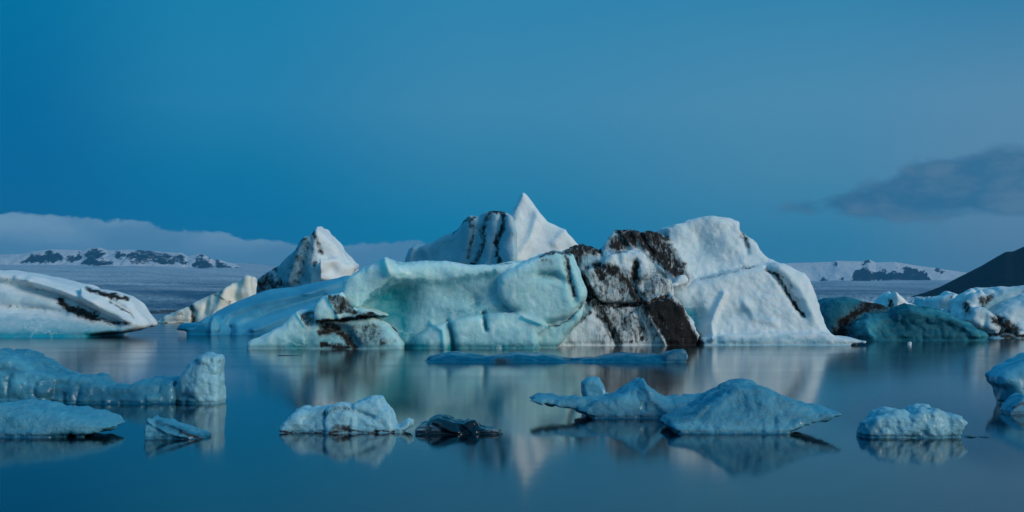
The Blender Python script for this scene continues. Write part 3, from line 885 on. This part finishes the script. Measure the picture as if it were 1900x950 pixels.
y = 82.5
sculpt('ash_band', ICE_ASH, 0.08, [
    slab([(1030, 473), (1055, 465), (1082, 456), (1095, 459), (1108, 464), (1119, 478), (1122, 505), (1090, 520), (1062, 560), (1040, 520)], y + 1.8, 6, 0.4, 0.2, 0.0, 0.2),
    slab([(1118, 470), (1124, 452), (1133, 440), (1150, 430), (1166, 427), (1188, 431), (1205, 429), (1222, 432), (1252, 448), (1275, 490), (1296, 520), (1280, 540), (1240, 540), (1160, 520)], y + 1.4, 6, 0.35, 0.3, 0.0, 0.2),
    slab([(1116, 490), (1122, 474), (1138, 465), (1165, 462), (1192, 462), (1202, 474), (1200, 490), (1190, 500), (1165, 505), (1135, 506), (1120, 500)], y + 0.1, 4, 0.45, 0.2, 0.0, 0.15),
    slab([(1084, 500), (1120, 492), (1160, 486), (1198, 470), (1208, 500), (1240, 520), (1248, 546), (1200, 562), (1150, 572), (1112, 560), (1092, 530)], y + 0.2, 6, 0.35, 0.2, 0.0, 0.2),
    slab([(1095, 556), (1150, 566), (1210, 556), (1244, 546), (1264, 570), (1298, 622), (1300, 700), (1090, 700), (1080, 610)], y, 7, 0.35, 0.25, 0.0, 0.25),
    slab([(990, 700), (992, 626), (1006, 616), (1040, 604), (1075, 590), (1098, 570), (1110, 575), (1130, 620), (1135, 700)], y - 0.2, 6, 0.45, 0.3, 0.0, 0.3),
    slab([(1196, 562), (1242, 547), (1262, 568), (1298, 622), (1300, 700), (1240, 700), (1222, 620)], y - 0.35, 6, 0.25, 0.2, 0.0, 0.1),
    slab([(1040, 500), (1075, 500), (1090, 540), (1095, 580), (1060, 600), (1040, 580)], y + 0.6, 6, 0.5, 0.2, 0.0, 0.3),
], dabs=[('s', [(1150, 432), (1175, 462)], 3, 0.3), ('s', [(1172, 430), (1200, 470), (1230, 505)], 4, 0.3), ('s', [(1186, 430), (1212, 470)], 3, -0.3), ('s', [(1205, 478), (1235, 515)], 4, -0.25), ('s', [(1215, 475), (1250, 515)], 3, 0.25),
         ('s', [(1180, 488), (1178, 515)], 6, -0.4), ('s', [(1170, 520), (1190, 555)], 5, -0.4), ('s', [(1110, 565), (1200, 565), (1240, 548)], 4, -0.45), ('s', [(1075, 510), (1080, 550)], 6, -0.6), ('s', [(1060, 500), (1064, 545), (1085, 560)], 4, 0.4),
         ('s', [(1110, 590), (1135, 615), (1145, 640)], 5, -0.3), ('s', [(1190, 570), (1215, 610), (1235, 640)], 3, 0.3), ('s', [(1180, 575), (1195, 620)], 4, -0.2), ('s', [(1000, 630), (1020, 640)], 4, -0.3)],
    noise=[(1.8, 0.2), (0.8, 0.13), (0.4, 0.08), (0.22, 0.045)], seed=10, parent=e_root, base_tint=0.08,
    tint=[('a', [(1030, 600), (1095, 580), (1110, 640), (1000, 640)], 15, 0.2), ('d', 1230, 500, 20, 18, 0.4), ('s', [(1000, 632), (1120, 632)], 7, 0.25), ('a', [(1060, 480), (1118, 472), (1116, 494), (1070, 500)], 5, 0.5), ('a', [(1116, 485), (1130, 468), (1140, 475), (1125, 492)], 3, 0.4)],
    dirt=[('a', [(1032, 474), (1055, 465), (1082, 455), (1105, 461), (1118, 474), (1095, 476), (1080, 480), (1068, 496), (1055, 485)], 6, 0.8), ('s', [(1062, 480), (1062, 500), (1078, 530), (1090, 555)], 6, 0.68), ('d', 1082, 540, 8, 14, 0.75),
          ('a', [(1124, 455), (1134, 440), (1150, 429), (1168, 426), (1222, 431), (1246, 450), (1270, 492), (1262, 512), (1240, 505), (1212, 475), (1198, 458), (1170, 460), (1148, 468), (1140, 464)], 8, 0.7),
          ('d', 1128, 520, 14, 14, 0.6), ('s', [(1215, 440), (1250, 480), (1268, 516)], 8, 0.75), ('a', [(1103, 496), (1118, 491), (1130, 512), (1115, 520), (1103, 512)], 3, 0.9), ('s', [(1090, 500), (1104, 530), (1112, 560)], 6, 0.52),
          ('s', [(1145, 505), (1158, 520), (1175, 545), (1192, 565)], 7, 0.9), ('s', [(1182, 488), (1180, 502), (1176, 520)], 7, 0.92), ('s', [(1100, 548), (1120, 565), (1150, 572), (1190, 566), (1240, 548)], 5, 0.82), ('s', [(1086, 552), (1100, 562)], 6, 0.9),
          ('a', [(1198, 563), (1242, 547), (1262, 570), (1297, 622), (1300, 650), (1240, 650), (1224, 620)], 5, 1.0), ('s', [(1108, 585), (1128, 600), (1142, 625)], 7, 0.78), ('s', [(1160, 570), (1178, 590), (1190, 615)], 6, 0.62), ('s', [(1190, 568), (1210, 600)], 4, 0.8), ('d', 1165, 634, 30, 6, 0.55),
          ('d', 1192, 630, 8, 5, 0.95), ('a', [(1090, 500), (1240, 500), (1290, 640), (1110, 640)], 18, 0.42), ('s', [(1112, 495), (1145, 508), (1172, 540), (1200, 568), (1240, 610)], 11, 0.85), ('s', [(1064, 472), (1075, 510), (1100, 555), (1128, 598), (1150, 630)], 9, 0.72), ('s', [(1150, 428), (1200, 430), (1240, 442)], 9, 0.85), ('s', [(1175, 432), (1205, 462), (1240, 492), (1268, 518)], 11, 0.9), ('s', [(1055, 464), (1085, 456), (1112, 464)], 7, 0.85), ('s', [(1000, 622), (1004, 636)], 4, 0.75), ('s', [(1062, 606), (1095, 575)], 3, 0.5)])
y = 83.0
sculpt('white_dome', ICE, 0.085, [
    slab([(1236, 455), (1233, 421), (1250, 416), (1280, 407), (1300, 404), (1325, 402), (1350, 404), (1371, 411), (1375, 424), (1392, 437), (1405, 448), (1410, 462), (1426, 478), (1448, 490), (1450, 560), (1270, 560), (1255, 500)], y + 2.0, 8, 0.5, 0.35, 0.0, 0.2),
    slab([(1241, 540), (1262, 530), (1290, 521), (1340, 506), (1400, 492), (1440, 486), (1472, 494), (1492, 506), (1506, 526), (1520, 556), (1530, 590), (1538, 622), (1542, 700), (1300, 700), (1296, 620), (1262, 572)], y, 9, 0.6, 0.42, 0.0, 0.15),
    slab([(1298, 700), (1302, 626), (1340, 620), (1420, 618), (1500, 616), (1536, 618), (1560, 626), (1590, 628), (1610, 632), (1612, 642), (1570, 645), (1560, 700)], y - 0.7, 6, 0.2, 0.5, 0.0, 0.3),
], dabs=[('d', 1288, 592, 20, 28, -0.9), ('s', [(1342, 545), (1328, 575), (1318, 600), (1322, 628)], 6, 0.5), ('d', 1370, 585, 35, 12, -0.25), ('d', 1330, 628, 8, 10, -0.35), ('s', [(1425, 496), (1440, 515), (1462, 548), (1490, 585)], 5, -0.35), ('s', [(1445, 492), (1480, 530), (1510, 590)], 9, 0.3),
         ('d', 1295, 460, 24, 28, -0.3), ('s', [(1270, 410), (1310, 450), (1330, 490)], 12, -0.15), ('s', [(1330, 405), (1350, 450), (1380, 480)], 14, 0.2), ('s', [(1378, 428), (1388, 470)], 5, -0.3), ('s', [(1380, 560), (1400, 590), (1440, 600)], 6, 0.2)],
    noise=[(2.4, 0.12), (1.0, 0.09, (0.7, 1, 1.6)), (0.45, 0.05), (0.25, 0.035)], seed=11, parent=e_root, base_tint=0.15, waterline=0.3,
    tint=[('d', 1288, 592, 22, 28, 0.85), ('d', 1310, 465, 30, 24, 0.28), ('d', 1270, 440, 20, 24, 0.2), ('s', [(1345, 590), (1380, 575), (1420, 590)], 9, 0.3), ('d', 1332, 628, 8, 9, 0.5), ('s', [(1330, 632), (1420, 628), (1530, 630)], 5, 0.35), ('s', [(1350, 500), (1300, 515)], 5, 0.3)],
    dirt=[('s', [(1424, 497), (1438, 508), (1448, 528), (1464, 550), (1490, 584)], 4, 0.75), ('s', [(1440, 505), (1480, 560)], 8, 0.36), ('s', [(1377, 428), (1380, 440), (1388, 460)], 6, 0.45), ('s', [(1236, 430), (1240, 450), (1262, 500)], 5, 0.5), ('s', [(1300, 518), (1350, 505), (1400, 494)], 2.5, 0.35), ('s', [(1395, 440), (1405, 452)], 3, 0.45)])
o = sculpt('ice_block', ICE, 0.05, [slab([(1252, 528), (1255, 519), (1262, 511), (1271, 509), (1278, 517), (1276, 525), (1262, 530)], 82.6, 1.0, 0.12, 0.3, 0.0, 0.1), slab([(1246, 530), (1249, 525), (1256, 525), (1258, 531)], 82.6, 0.6, 0.08, 0.3, 0.0, 0.05)],
           noise=[(0.5, 0.05)], seed=12, zmin=1.0)
tag(o, 'small white block of ice perched on the ledge between ash band and dome', 'ice block')

# ------------------------------------------------------------------ bergs on the right
y = wl(633)
g_root = empty('iceberg', 1690, y)
tag(g_root, 'dark teal clear ice berg with a dirty flank, right of the white dome', 'iceberg')
sculpt('clear_ice', ICE_DEEP, 0.1, [
    slab([(1570, 680), (1586, 606), (1606, 581), (1640, 579), (1662, 577), (1680, 566), (1702, 569), (1742, 577), (1772, 586), (1802, 600), (1826, 615), (1840, 632), (1842, 680)], y, 7, 1.2, 0.35, 0.0, 0.4),
], dabs=[('s', [(1605, 600), (1612, 620), (1640, 640)], 8, 0.4), ('d', 1650, 605, 14, 14, -0.4), ('s', [(1670, 575), (1760, 592), (1820, 620)], 9, 0.3)],
    noise=[(2.5, 0.25), (1.1, 0.16, (1, 1, 1), 'r'), (0.5, 0.1, (1, 1, 1), 'r'), (0.28, 0.05)], seed=13, parent=g_root, base_tint=0.92,
    tint=[('d', 1612, 602, 22, 18, -0.5), ('s', [(1606, 600), (1612, 615), (1620, 630)], 6, -0.6), ('s', [(1720, 574), (1760, 584), (1800, 600)], 5, -0.35), ('d', 1815, 622, 26, 14, -0.45), ('s', [(1690, 572), (1770, 590)], 6, -0.2)])
sculpt('dirty_flank', ICE_DEEP, 0.12, [
    slab([(1526, 680), (1528, 585), (1535, 565), (1550, 556), (1568, 552), (1600, 560), (1630, 566), (1660, 578), (1650, 610), (1600, 640), (1590, 680)], y + 2.5, 7, 0.8, 0.35, 0.0, 0.4),
], noise=[(2.5, 0.25), (1.0, 0.16)], seed=14, parent=g_root, base_tint=0.8,
    dirt=[('s', [(1640, 568), (1610, 564), (1590, 580), (1560, 600), (1556, 630)], 11, 0.85), ('d', 1560, 620, 18, 18, 0.9)])
sculpts = [
    ([(1638, 620), (1640, 573), (1650, 561), (1654, 550), (1662, 543), (1668, 550), (1680, 558), (1700, 563), (1722, 573), (1728, 620)], 128.0, ICE, 0.12,
     [([(1664, 543), (1666, 560), (1660, 620)], 0.8, 0.3)], [('s', [(1652, 560), (1656, 580)], 5, 0.8), ('d', 1700, 572, 14, 6, 0.5)], 0.0, 'small grey ice pyramid with a brown left face, behind the teal berg'),
    ([(1714, 620), (1716, 570), (1722, 552), (1728, 557), (1736, 568), (1745, 580), (1748, 620)], 140.0, ICE, 0.12,
     [([(1723, 552), (1724, 620)], 0.5, 0.5)], [('d', 1738, 572, 4, 6, 0.8)], 0.35, 'tiny pale cyan ice tooth behind the teal berg, right of the grey pyramid'),
    ([(1738, 620), (1740, 575), (1746, 556), (1752, 551), (1766, 547), (1775, 541), (1783, 544), (1786, 558), (1796, 580), (1796, 620)], 135.0, ICE, 0.12,
     [([(1768, 545), (1766, 560), (1770, 620)], 0.8, 0.3)], [('d', 1772, 552, 4, 6, 0.5), ('s', [(1780, 560), (1800, 580)], 6, 0.6)], 0.2, 'small blue white ice lump with a pale lit tip, beside the rounded right edge berg'),
    ([(1778, 640), (1780, 596), (1788, 578), (1800, 570), (1812, 580), (1818, 600), (1820, 640)], 112.0, ICE, 0.1,
     [([(1798, 570), (1796, 640)], 0.6, 0.4)], [('d', 1794, 588, 12, 14, 0.85)], 0.1, 'dark dirty ice chunk between the teal berg and the rounded white berg'),
    ([(1745, 640), (1748, 588), (1758, 572), (1768, 575), (1778, 588), (1782, 640)], 118.0, ICE, 0.1,
     [([(1760, 572), (1762, 640)], 0.4, 0.8)], [], 0.75, 'small bright blue ice chunk half hidden behind the teal berg')]
for k, (poly, yy, mt, hh, cr, dr, bt, lb) in enumerate(sculpts):
    o = sculpt('iceberg', mt, hh, [slab(poly, yy, 5, 0.3, 0.2)], crests=cr, noise=[(1.5, 0.2), (0.7, 0.1)], dirt=dr, base_tint=bt, seed=60 + k,
               tint=[('a', [(1738, 600), (1745, 560), (1765, 560), (1770, 600)], 4, 0.5)] if k == 2 else ())
    tag(o, lb, 'iceberg')
y = wl(628)
o = sculpt('iceberg', ICE, 0.12, [
    slab([(1815, 640), (1818, 565), (1832, 544), (1856, 534), (1900, 530), (1990, 526), (1990, 660), (1830, 660)], y + 3.5, 8, 1.2, 0.35, 0.0, 0.4),
    slab([(1842, 600), (1850, 575), (1872, 555), (1905, 546), (1990, 542), (1990, 660), (1880, 660)], y + 1.2, 8, 1.2, 0.4, 0.0, 0.3),
    slab([(1795, 596), (1800, 572), (1815, 563), (1832, 568), (1852, 588), (1866, 608), (1850, 640), (1838, 625), (1812, 610)], y + 0.6, 6, 0.6, 0.2, 0.0, 0.3),
    slab([(1834, 660), (1838, 624), (1866, 614), (1900, 609), (1990, 604), (1990, 660)], y - 0.4, 5, 0.5, 0.3, 0.0, 0.3),
    slab([(1786, 580), (1790, 556), (1805, 546), (1828, 540), (1842, 548), (1830, 570), (1805, 590)], y + 3.0, 5, 0.6, 0.2, 0.0, 0.3),
], dabs=[('s', [(1840, 570), (1870, 552), (1900, 545)], 4, -0.4)], noise=[(2.5, 0.22), (1.0, 0.16, (1, 1, 1), 'r'), (0.5, 0.08)], seed=25, base_tint=0.22, waterline=0.3,
    tint=[('a', [(1818, 580), (1835, 545), (1900, 533), (1960, 530), (1960, 545), (1880, 550), (1845, 575)], 6, 0.42), ('d', 1830, 585, 10, 12, 0.5)],
    dirt=[('s', [(1848, 592), (1862, 605), (1885, 612)], 10, 0.9), ('s', [(1838, 622), (1880, 624), (1930, 624)], 4, 0.85), ('a', [(1815, 550), (1835, 540), (1843, 550), (1822, 572)], 4, 0.68), ('d', 1794, 570, 9, 14, 0.75), ('d', 1870, 622, 20, 5, 0.7)])
tag(o, 'rounded white iceberg with brown dirt at its waterline, at the right edge of the lagoon', 'iceberg')

# ------------------------------------------------------------------ floes in the foreground
GRP = 'ice floes drifting in the foreground'
y = wl(751)
o = sculpt('ice_floe', ICE_SOFT, 0.028, [
    slab([(-80, 790), (-80, 652), (0, 656), (22, 660), (48, 671), (66, 685), (92, 697), (100, 720), (90, 790)], y, 2.2, 0.25, 0.3, 0.0, 0.12),
    slab([(60, 790), (70, 700), (96, 697), (132, 697), (174, 700), (188, 711), (210, 719), (240, 717), (250, 708), (274, 706), (322, 704), (322, 748), (322, 790)], y + 0.2, 1.5, 0.12, 0.5, 0.0, 0.1),
], noise=[(0.6, 0.07), (0.35, 0.05, (1, 1, 1), 'r'), (0.14, 0.025), (0.08, 0.012)], seed=30, waterline=0.06, base_tint=0.62, zmin=-0.2,
    tint=[('a', [(20, 718), (28, 702), (50, 694), (72, 699), (66, 716)], 5, -0.45), ('s', [(-40, 665), (30, 672), (60, 690)], 12, -0.3), ('s', [(70, 690), (100, 700), (170, 705)], 4, -0.15), ('s', [(0, 690), (8, 710)], 7, -0.35), ('s', [(100, 730), (250, 735)], 14, 0.25)])
tag(o, 'long blue ice floe with a hump, running to the upright frosted block', 'ice floe', GRP)
y = wl(750)
o = sculpt('ice_block', ICE_FROST, 0.024, [
    slab([(313, 790), (314, 722), (322, 710), (336, 692), (346, 674), (358, 664), (374, 658), (388, 657), (402, 659), (406, 668), (404, 700), (406, 735), (405, 790)], y, 1.0, 0.12, 0.15, 0.0, 0.1),
], crests=[([(378, 657), (365, 700), (362, 750)], 0.5, 0.1)], noise=[(0.5, 0.05), (0.3, 0.035, (1, 1, 1), 'r'), (0.12, 0.02), (0.07, 0.01)], seed=31, waterline=0.06, base_tint=0.3, zmin=-0.2,
    tint=[('a', [(365, 690), (410, 660), (416, 750), (385, 745), (370, 720)], 12, -0.28), ('a', [(313, 752), (316, 725), (358, 725), (366, 752)], 8, 0.35), ('s', [(318, 735), (330, 700), (350, 670)], 5, -0.1)],
    dirt=[('d', 362, 669, 5, 3, 0.5)])
tag(o, 'upright frosted white ice block at the right end of the long blue floe', 'ice block')
y = wl(813)
o = sculpt('ice_floe', ICE_FLOE, 0.022, [
    slab([(-80, 850), (-80, 752), (0, 753), (60, 755), (128, 763), (168, 773), (194, 786), (201, 794), (192, 800), (150, 807), (100, 812), (70, 850)], y, 1.6, 0.25, 0.55, 0.0, 0.1),
], noise=[(0.6, 0.05), (0.3, 0.03, (1, 1, 1), 'r'), (0.13, 0.015), (0.07, 0.01)], seed=32, waterline=0.06, base_tint=0.36, zmin=-0.2, tint=[('s', [(-60, 805), (150, 803)], 6, 0.35), ('s', [(-60, 760), (120, 768)], 8, -0.1)])
tag(o, 'smooth pale tongue of ice with a rounded tip, nearest the camera at the left edge', 'ice floe', GRP)
y = wl(815)
o = sculpt('ice_shard', ICE_FLOE, 0.016, [
    slab([(264, 840), (266, 806), (270, 788), (276, 778), (288, 783), (304, 784), (325, 791), (350, 800), (378, 810), (384, 840)], y, 0.7, 0.05, 0.5, 0.0, 0.05),
], dabs=[('s', [(276, 780), (310, 800), (350, 812)], 5, 0.08), ('s', [(290, 785), (330, 800)], 4, -0.1)], noise=[(0.25, 0.035), (0.1, 0.02)], seed=33, waterline=0.06, base_tint=0.5, zmin=-0.15,
    tint=[('a', [(264, 820), (268, 785), (284, 782), (288, 820)], 4, -0.4), ('s', [(290, 786), (330, 797), (375, 809)], 4, 0.45)], dirt=[('s', [(340, 802), (380, 812)], 3.5, 0.75), ('s', [(285, 784), (296, 788)], 3, 0.5)])
tag(o, 'small wedge shaped clear ice shard below the frosted block', 'ice shard')

y = wl(804)
w_root = empty('ice_floe', 640, y)
tag(w_root, 'pale lumpy ice floe with a brown crust in its middle, left of the black ice', 'ice floe', GRP)
sculpt('ice', ICE_FROST, 0.02, [
    slab([(515, 840), (514, 797), (524, 783), (540, 768), (560, 760), (585, 758), (603, 757), (620, 840)], y, 1.0, 0.14, 0.45, 0.0, 0.08),
    slab([(596, 840), (604, 760), (625, 750), (640, 752), (655, 763), (668, 840)], y - 0.05, 0.9, 0.1, 0.35, 0.0, 0.06),
    slab([(640, 840), (648, 766), (656, 750), (672, 744), (690, 739), (703, 740), (709, 752), (722, 764), (727, 784), (736, 840)], y + 0.05, 1.0, 0.1, 0.35, 0.0, 0.08),
    slab([(700, 840), (722, 792), (742, 792), (757, 782), (764, 783), (760, 794), (748, 803), (742, 840)], y + 0.1, 0.6, 0.05, 0.3, 0.0, 0.05),
], dabs=[('s', [(655, 762), (690, 775)], 5, -0.08)], noise=[(0.4, 0.045), (0.24, 0.03, (1, 1, 1), 'r'), (0.11, 0.015), (0.06, 0.01)], seed=34, waterline=0.05, parent=w_root, base_tint=0.12, zmin=-0.2,
    tint=[('a', [(560, 770), (598, 762), (600, 800), (560, 800)], 8, 0.28), ('s', [(520, 796), (600, 798), (720, 796)], 6, 0.35)],
    dirt=[('s', [(604, 768), (622, 758), (640, 762), (652, 768)], 6, 0.36), ('s', [(618, 795), (640, 795), (650, 802)], 6, 0.6), ('s', [(512, 798), (560, 801), (620, 802), (735, 800)], 1.8, 0.8)])
sculpt('brown_crust', ICE_WARM, 0.02, [slab([(602, 790), (606, 764), (622, 752), (638, 751), (651, 763), (644, 780), (632, 800), (614, 806)], y - 0.05, 0.5, 0.1, 0.42, 0.0, 0.05)],
       noise=[(0.3, 0.06), (0.14, 0.035, (1, 1, 1), 'r')], seed=35, parent=w_root, base_tint=0.7, zmin=-0.1, dirt=[('s', [(608, 768), (628, 756), (650, 765)], 6, 0.5), ('s', [(615, 780), (640, 775)], 5, 0.45)])

y = wl(806)
o = sculpt('black_ice', ICE_BLACK, 0.016, [
    slab([(766, 840), (768, 800), (778, 791), (790, 786), (800, 777), (814, 772), (828, 775), (842, 783), (858, 786), (866, 840)], y, 0.9, 0.13, 0.5, 0.0, 0.08),
    slab([(850, 840), (858, 788), (866, 781), (880, 782), (887, 790), (888, 840)], y + 0.05, 0.6, 0.07, 0.4, 0.0, 0.06),
    slab([(870, 840), (880, 794), (900, 796), (914, 795), (930, 799), (934, 806), (925, 840)], y, 0.5, 0.06, 0.4, 0.0, 0.06),
], dabs=[('s', [(800, 780), (840, 800), (880, 806)], 5, 0.08), ('s', [(850, 790), (872, 806)], 4, -0.08)], noise=[(0.35, 0.05), (0.15, 0.02)], seed=36, zmin=-0.2,
    tint=[('s', [(775, 797), (800, 788), (815, 792)], 6, 0.9), ('s', [(905, 798), (930, 803)], 4, 0.7), ('s', [(770, 803), (790, 802)], 3, 0.7)])
tag(o, 'glossy black clear ice lump between the pale lumpy floe and the big blue floe', 'black ice')

y = wl(806)
yb = wl(776)
o = sculpt('ice_floe', ICE_FLOE, 0.024, [
    slab([(1242, 792), (1246, 783), (1275, 774), (1300, 764), (1328, 742), (1350, 724), (1370, 714), (1398, 711), (1424, 721), (1460, 739), (1510, 755), (1556, 765), (1560, 769), (1545, 780), (1500, 794), (1470, 803), (1440, 850), (1270, 850), (1258, 803)], y, 2.0, 0.12, 0.75, 0.0, 0.12),
    slab([(1095, 776), (1075, 762), (1100, 743), (1130, 738), (1166, 722), (1190, 708), (1196, 706), (1206, 721), (1222, 734), (1246, 742), (1300, 743), (1340, 738), (1350, 820), (1110, 820)], yb - 0.2, 1.6, 0.12, 0.55, 0.0, 0.12),
    slab([(980, 744), (990, 735), (1016, 734), (1060, 736), (1105, 742), (1140, 750), (1140, 768), (1100, 764), (1080, 758), (1040, 757), (1000, 752)], yb, 1.0, 0.08, 0.5, 0.0, 0.1),
], crests=[], dabs=[('s', [(1196, 708), (1210, 740), (1240, 765)], 9, 0.12), ('s', [(1330, 745), (1300, 775)], 8, -0.1)],
    noise=[(0.5, 0.05), (0.3, 0.035, (1, 1, 1), 'r'), (0.13, 0.02), (0.07, 0.012)], seed=37, waterline=0.06, base_tint=0.5, zmin=-0.2,
    tint=[('d', 1180, 735, 28, 18, -0.35), ('s', [(1260, 790), (1400, 796), (1480, 790)], 9, -0.3), ('s', [(1340, 740), (1390, 722), (1430, 740)], 14, -0.12), ('a', [(1080, 780), (1080, 760), (1240, 765), (1330, 745), (1300, 780)], 8, 0.25), ('s', [(990, 742), (1080, 746)], 6, -0.15), ('s', [(1450, 760), (1550, 768)], 10, -0.2)])
tag(o, 'big blue ice floe with a pointed peak and a broad hump, right of centre', 'ice floe', GRP)
y = 31.5
o = sculpt('ice_block', ICE_SOFT, 0.024, [slab([(1078, 780), (1084, 735), (1080, 710), (1094, 702), (1112, 702), (1118, 716), (1122, 730), (1146, 737), (1152, 780)], y, 0.8, 0.1, 0.3, 0.0, 0.1)],
           noise=[(0.4, 0.04), (0.15, 0.02)], seed=38, waterline=0.06, base_tint=0.25, zmin=-0.2)
tag(o, 'small pale blue ice knob standing behind the left wing of the big blue floe', 'ice block')
y = wl(673)
o = sculpt('ice_floe', ICE_SOFT, 0.04, [
    slab([(782, 690), (784, 674), (796, 665), (815, 660), (840, 656), (868, 660), (890, 664), (925, 661), (962, 658), (1000, 659), (1030, 664), (1070, 668), (1105, 667), (1140, 660), (1165, 658), (1195, 660), (1222, 659), (1250, 668), (1252, 690)], y, 3.5, 0.2, 2.0, 0.0, 0.2),
    slab([(1225, 690), (1235, 656), (1256, 648), (1273, 648), (1279, 660), (1277, 690)], y, 1.2, 0.12, 0.4, 0.0, 0.12),
], noise=[(0.9, 0.09), (0.3, 0.03)], seed=39, base_tint=1.0, zmin=-0.2, dirt=[('d', 931, 672, 15, 12, 0.95)], tint=[('s', [(800, 655), (1000, 656)], 2, -0.25), ('d', 1258, 660, 16, 12, -0.35)])
tag(o, 'very low dark blue ice floe with a black patch, before the great berg', 'ice floe', GRP)
y = wl(813)
o = sculpt('ice_floe', ICE_FROST, 0.018, [
    slab([(1604, 850), (1608, 797), (1620, 781), (1638, 769), (1655, 762), (1676, 764), (1690, 772), (1692, 850)], y, 0.9, 0.1, 0.35, 0.0, 0.06),
    slab([(1680, 850), (1690, 774), (1704, 765), (1716, 757), (1735, 755), (1750, 764), (1758, 780), (1760, 850)], y - 0.05, 0.9, 0.12, 0.35, 0.0, 0.06),
    slab([(1745, 850), (1752, 768), (1770, 769), (1786, 775), (1791, 784), (1786, 800), (1786, 850)], y + 0.05, 0.8, 0.08, 0.3, 0.0, 0.05),
    slab([(1592, 850), (1604, 800), (1604, 784), (1618, 784), (1626, 800), (1624, 850)], y + 0.15, 0.5, 0.05, 0.3, 0.0, 0.05),
], noise=[(0.28, 0.05), (0.12, 0.03), (0.06, 0.012)], seed=40, waterline=0.06, base_tint=0.28, zmin=-0.2,
    tint=[('a', [(1590, 830), (1600, 782), (1640, 790), (1648, 830)], 5, 0.45), ('s', [(1700, 805), (1780, 803)], 8, 0.3), ('d', 1655, 785, 8, 8, -0.3), ('s', [(1705, 790), (1715, 783)], 4, -0.3)], dirt=[('d', 1786, 776, 3, 3, 0.8)])
tag(o, 'lumpy crystal clear ice floe with bubbly crust, right of the big blue floe', 'ice floe', GRP)
y = wl(753)
o = sculpt('ice_floe', ICE_SOFT, 0.026, [slab([(1872, 800), (1873, 745), (1866, 722), (1854, 712), (1852, 698), (1860, 689), (1876, 680), (1896, 668), (1915, 658), (1990, 640), (1990, 800)], y, 1.4, 0.3, 0.2, 0.0, 0.1)],
           noise=[(0.6, 0.05), (0.2, 0.03)], seed=41, waterline=0.06, base_tint=0.3, zmin=-0.2, tint=[('d', 1829, 702, 6, 8, 0.5), ('s', [(1845, 748), (1900, 746)], 8, 0.4), ('s', [(1850, 700), (1900, 680)], 14, -0.2)])
tag(o, 'rounded pale blue ice floe cut off by the right edge of the view', 'ice floe', GRP)
y = wl(769)
o = sculpt('ice_shard', ICE_FLOE, 0.02, [slab([(1868, 800), (1872, 764), (1884, 752), (1893, 740), (1902, 733), (1920, 740), (1940, 765), (1940, 800)], y, 0.7, 0.06, 0.4, 0.0, 0.05)],
           noise=[(0.22, 0.04), (0.1, 0.02)], seed=42, waterline=0.06, base_tint=0.4, zmin=-0.15, dirt=[('s', [(1882, 756), (1898, 750)], 4, 0.55)])
tag(o, 'small jagged ice shard in front of the rounded floe at the right edge', 'ice shard')
for k, (pts, yy, lb) in enumerate([
    ([(1785, 830), (1788, 811), (1798, 808), (1812, 808), (1818, 812), (1816, 830)], wl(812), 'thin dark ice sliver beside the lumpy crystal floe'),
    ([(1818, 830), (1822, 810), (1832, 809), (1842, 812), (1840, 830)], wl(812.5), 'tiny black ice sliver at the right, last in line from the crystal floe'),
    ([(505, 670), (515, 657.5), (545, 658), (560, 659), (565, 670)], wl(660), 'flat dark ice scrap on water below the left foot of the great berg'),
]):
    o = sculpt('ice_sliver', ICE_BLACK, 0.014 if k < 2 else 0.03, [slab(pts, yy, 0.35, 0.02, 0.5, 0.0, 0.05)], noise=[(0.12, 0.012)], seed=50 + k, zmin=-0.08)
    tag(o, lb, 'ice sliver')
o = sculpt('ice_bit', ICE, 0.03, [slab([(1684, 650), (1686, 637), (1690, 634), (1693, 639), (1695, 650)], wl(640), 0.4, 0.05, 0.3, 0.0, 0.05)], noise=[(0.15, 0.02)], seed=55, zmin=-0.1)
tag(o, 'tiny white ice bit afloat in front of the teal berg', 'ice bit')

# ------------------------------------------------------------------ haze over the far ice cap
hv = np.array([(x, yy, z) for x in (-8800, 8800) for yy in (-150, 13900) for z in (-60, 640)], float)
hq = np.array([[0, 1, 3, 2], [4, 6, 7, 5], [0, 4, 5, 1], [2, 3, 7, 6], [0, 2, 6, 4], [1, 5, 7, 3]])
hm = bpy.data.materials.new('haze')
hm.use_nodes = True
ht = NT(hm.node_tree)
ht.n.clear()
hp = ht.node('ShaderNodeVolumePrincipled')
hp.inputs['Color'].default_value = (0.14, 0.60, 1.0, 1)
hp.inputs['Density'].default_value = 0.000036
ho = ht.node('ShaderNodeOutputMaterial')
ht.l.new(hp.outputs[0], ho.inputs['Volume'])
haze = make_mesh('haze', hv, hq, hm, smooth=False)
tag(haze, kind='stuff')
